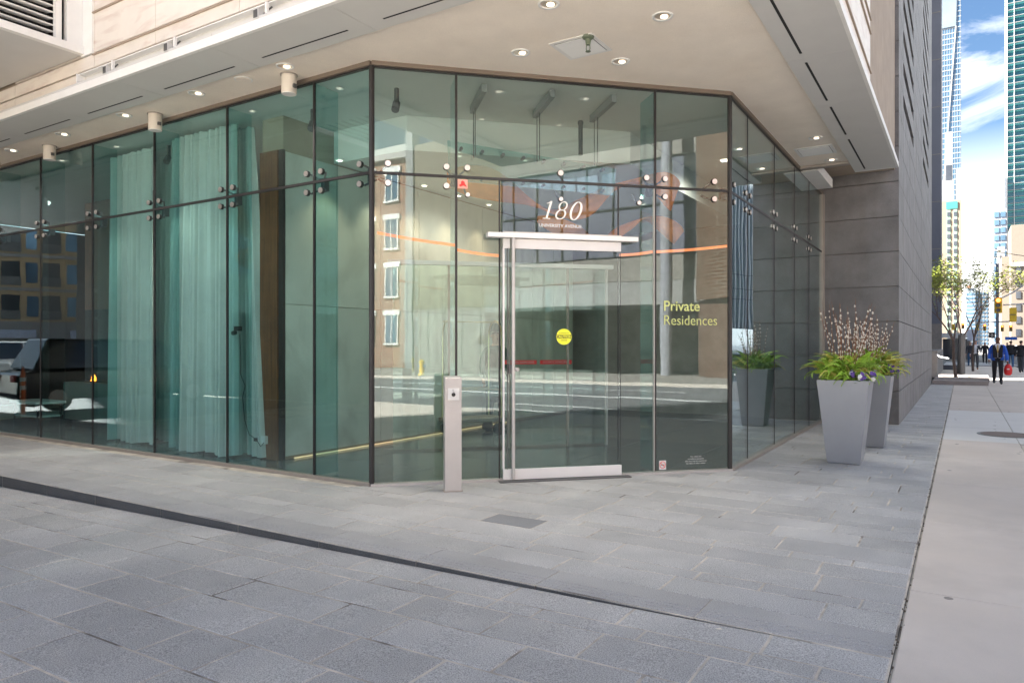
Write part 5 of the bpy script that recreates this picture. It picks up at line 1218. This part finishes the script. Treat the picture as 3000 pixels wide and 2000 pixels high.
# ribbed tower up the east side (mirrored in the right glass)
ribw = mat('rib_pale', (.40, .42, .44), .7)
rt = thing('ribbed_tower', 'pale tower with vertical ribs up the opposite side', 'building', (26, 75, 0))
MB().box(24.5, 60, 66, 165, 0, 90).build('glazing', winbl, rt)
for k in range(46): MB().box(24.0, 24.5, 66+k*2.1, 66.7+k*2.1, 4, 90).build('rib', ribw, rt)
for k in range(14): MB().box(25+k*2.1, 25.7+k*2.1, 65.5, 66, 4, 90).build('rib', ribw, rt)
# left: shading wall, apartments, cars, marker post
kind(MB().box(-29.5, -11.2, -4.4, -3.6, -.2, 22).build('driveway_shade_wall', mat('drive_wall_stone', (.17, .165, .155), .8, var=.2)), 'structure')  # dark wall mirrored in the left glass, made tall to block the sun
kind(MB().box(-120, -29.0, -60, 30, -.6, -.3).build('side_yard', asphalt), 'structure')
kind(MB().box(-60, -13, -3.5, 5.4, -.5, -.22).build('side_drive', asphalt), 'structure')
ab = thing('apartment_block', 'tan apartment block with balconies mirrored in the left glass', 'building', (-75, -25, 0))
aa = radians(24)
def FA(s, n, z): return (-72+s*sin(aa)*-1+n*cos(aa), -30+s*cos(aa)+n*sin(aa), z)
MB().fbox(FA, 0, 40, -12, 0, 0, 13.5).build('wall', tanap, ab)
MB().fbox(FA, 0, 40, -.01, .02, 0, 3.4).build('ground_floor_band', cband, ab)
for z_ in (3.4, 6.6, 9.8): MB().fbox(FA, 0, 40, 0, .2, z_, z_+.3).build('string_course', cband, ab)
for r in range(3):
    for q in range(12):
        s_ = 1.2+q*3.25; z_ = 4.0+r*3.2
        MB().fbox(FA, s_, s_+.9, 0, .03, z_+.2, z_+2.1).build('window', winbl, ab)
        f = MB().fbox(FA, s_+1.4, s_+2.9, 0, .03, z_-.1, z_+2.2).build('balcony_opening', windk, ab); MB().fbox(FA, s_+1.35, s_+2.95, .05, .12, z_-.1, z_+.75).build('balcony_rail', darksteel, ab)
for q in range(6): MB().prism([(0, 2.9), (1.2, 2.2), (1.2, 2.1), (0, 2.7)], lambda a, b_, q=q: FA(1.5+q*6.4, .1+a, b_), lambda a, b_, q=q: FA(5+q*6.4, .1+a, b_)).build('awning', mat('awning', (.5, .5, .55), .8) if 'awning' not in MATS else MATS['awning'], ab)
car(-34, -3.2, radians(80), carw, 'white van-like car mirrored in the left glass', h=1.75, suv=True, Lc=4.9); car(-31.5, .4, radians(80), carw, 'white estate car mirrored in the left glass', h=1.6, suv=True); car(-36, 2.5, radians(80), silver, 'silver car mirrored in the left glass')
car(-19.2, .6, radians(98), carb, 'black car parked on the driveway beyond the frame', h=1.75, suv=True, Lc=5.0, w=1.95)
t = thing('marker_post', 'orange delineator post with white bands on the driveway', 'marker post', (-17.4, 3.6, -.22))
MB().tube([(-17.4, 3.6, -.22), (-17.4, 3.6, .85), (-17.4, 3.6, .93), (-17.4, 3.6, 1.02)], [.055, .05, .02, .02], 12).build('post', orange, t); MB().tube([(-17.4, 3.6, -.22), (-17.4, 3.6, -.17)], .18, 14).build('base', black, t)
for z_ in (.5, .68): MB().tube([(-17.4, 3.6, z_), (-17.4, 3.6, z_+.09)], .056, 12).build('white_band', white, t)
# ------------------------------------------------------------------ finish: tidy helper props
for o in list(bpy.data.objects):
    if '_o' in o: del o['_o']
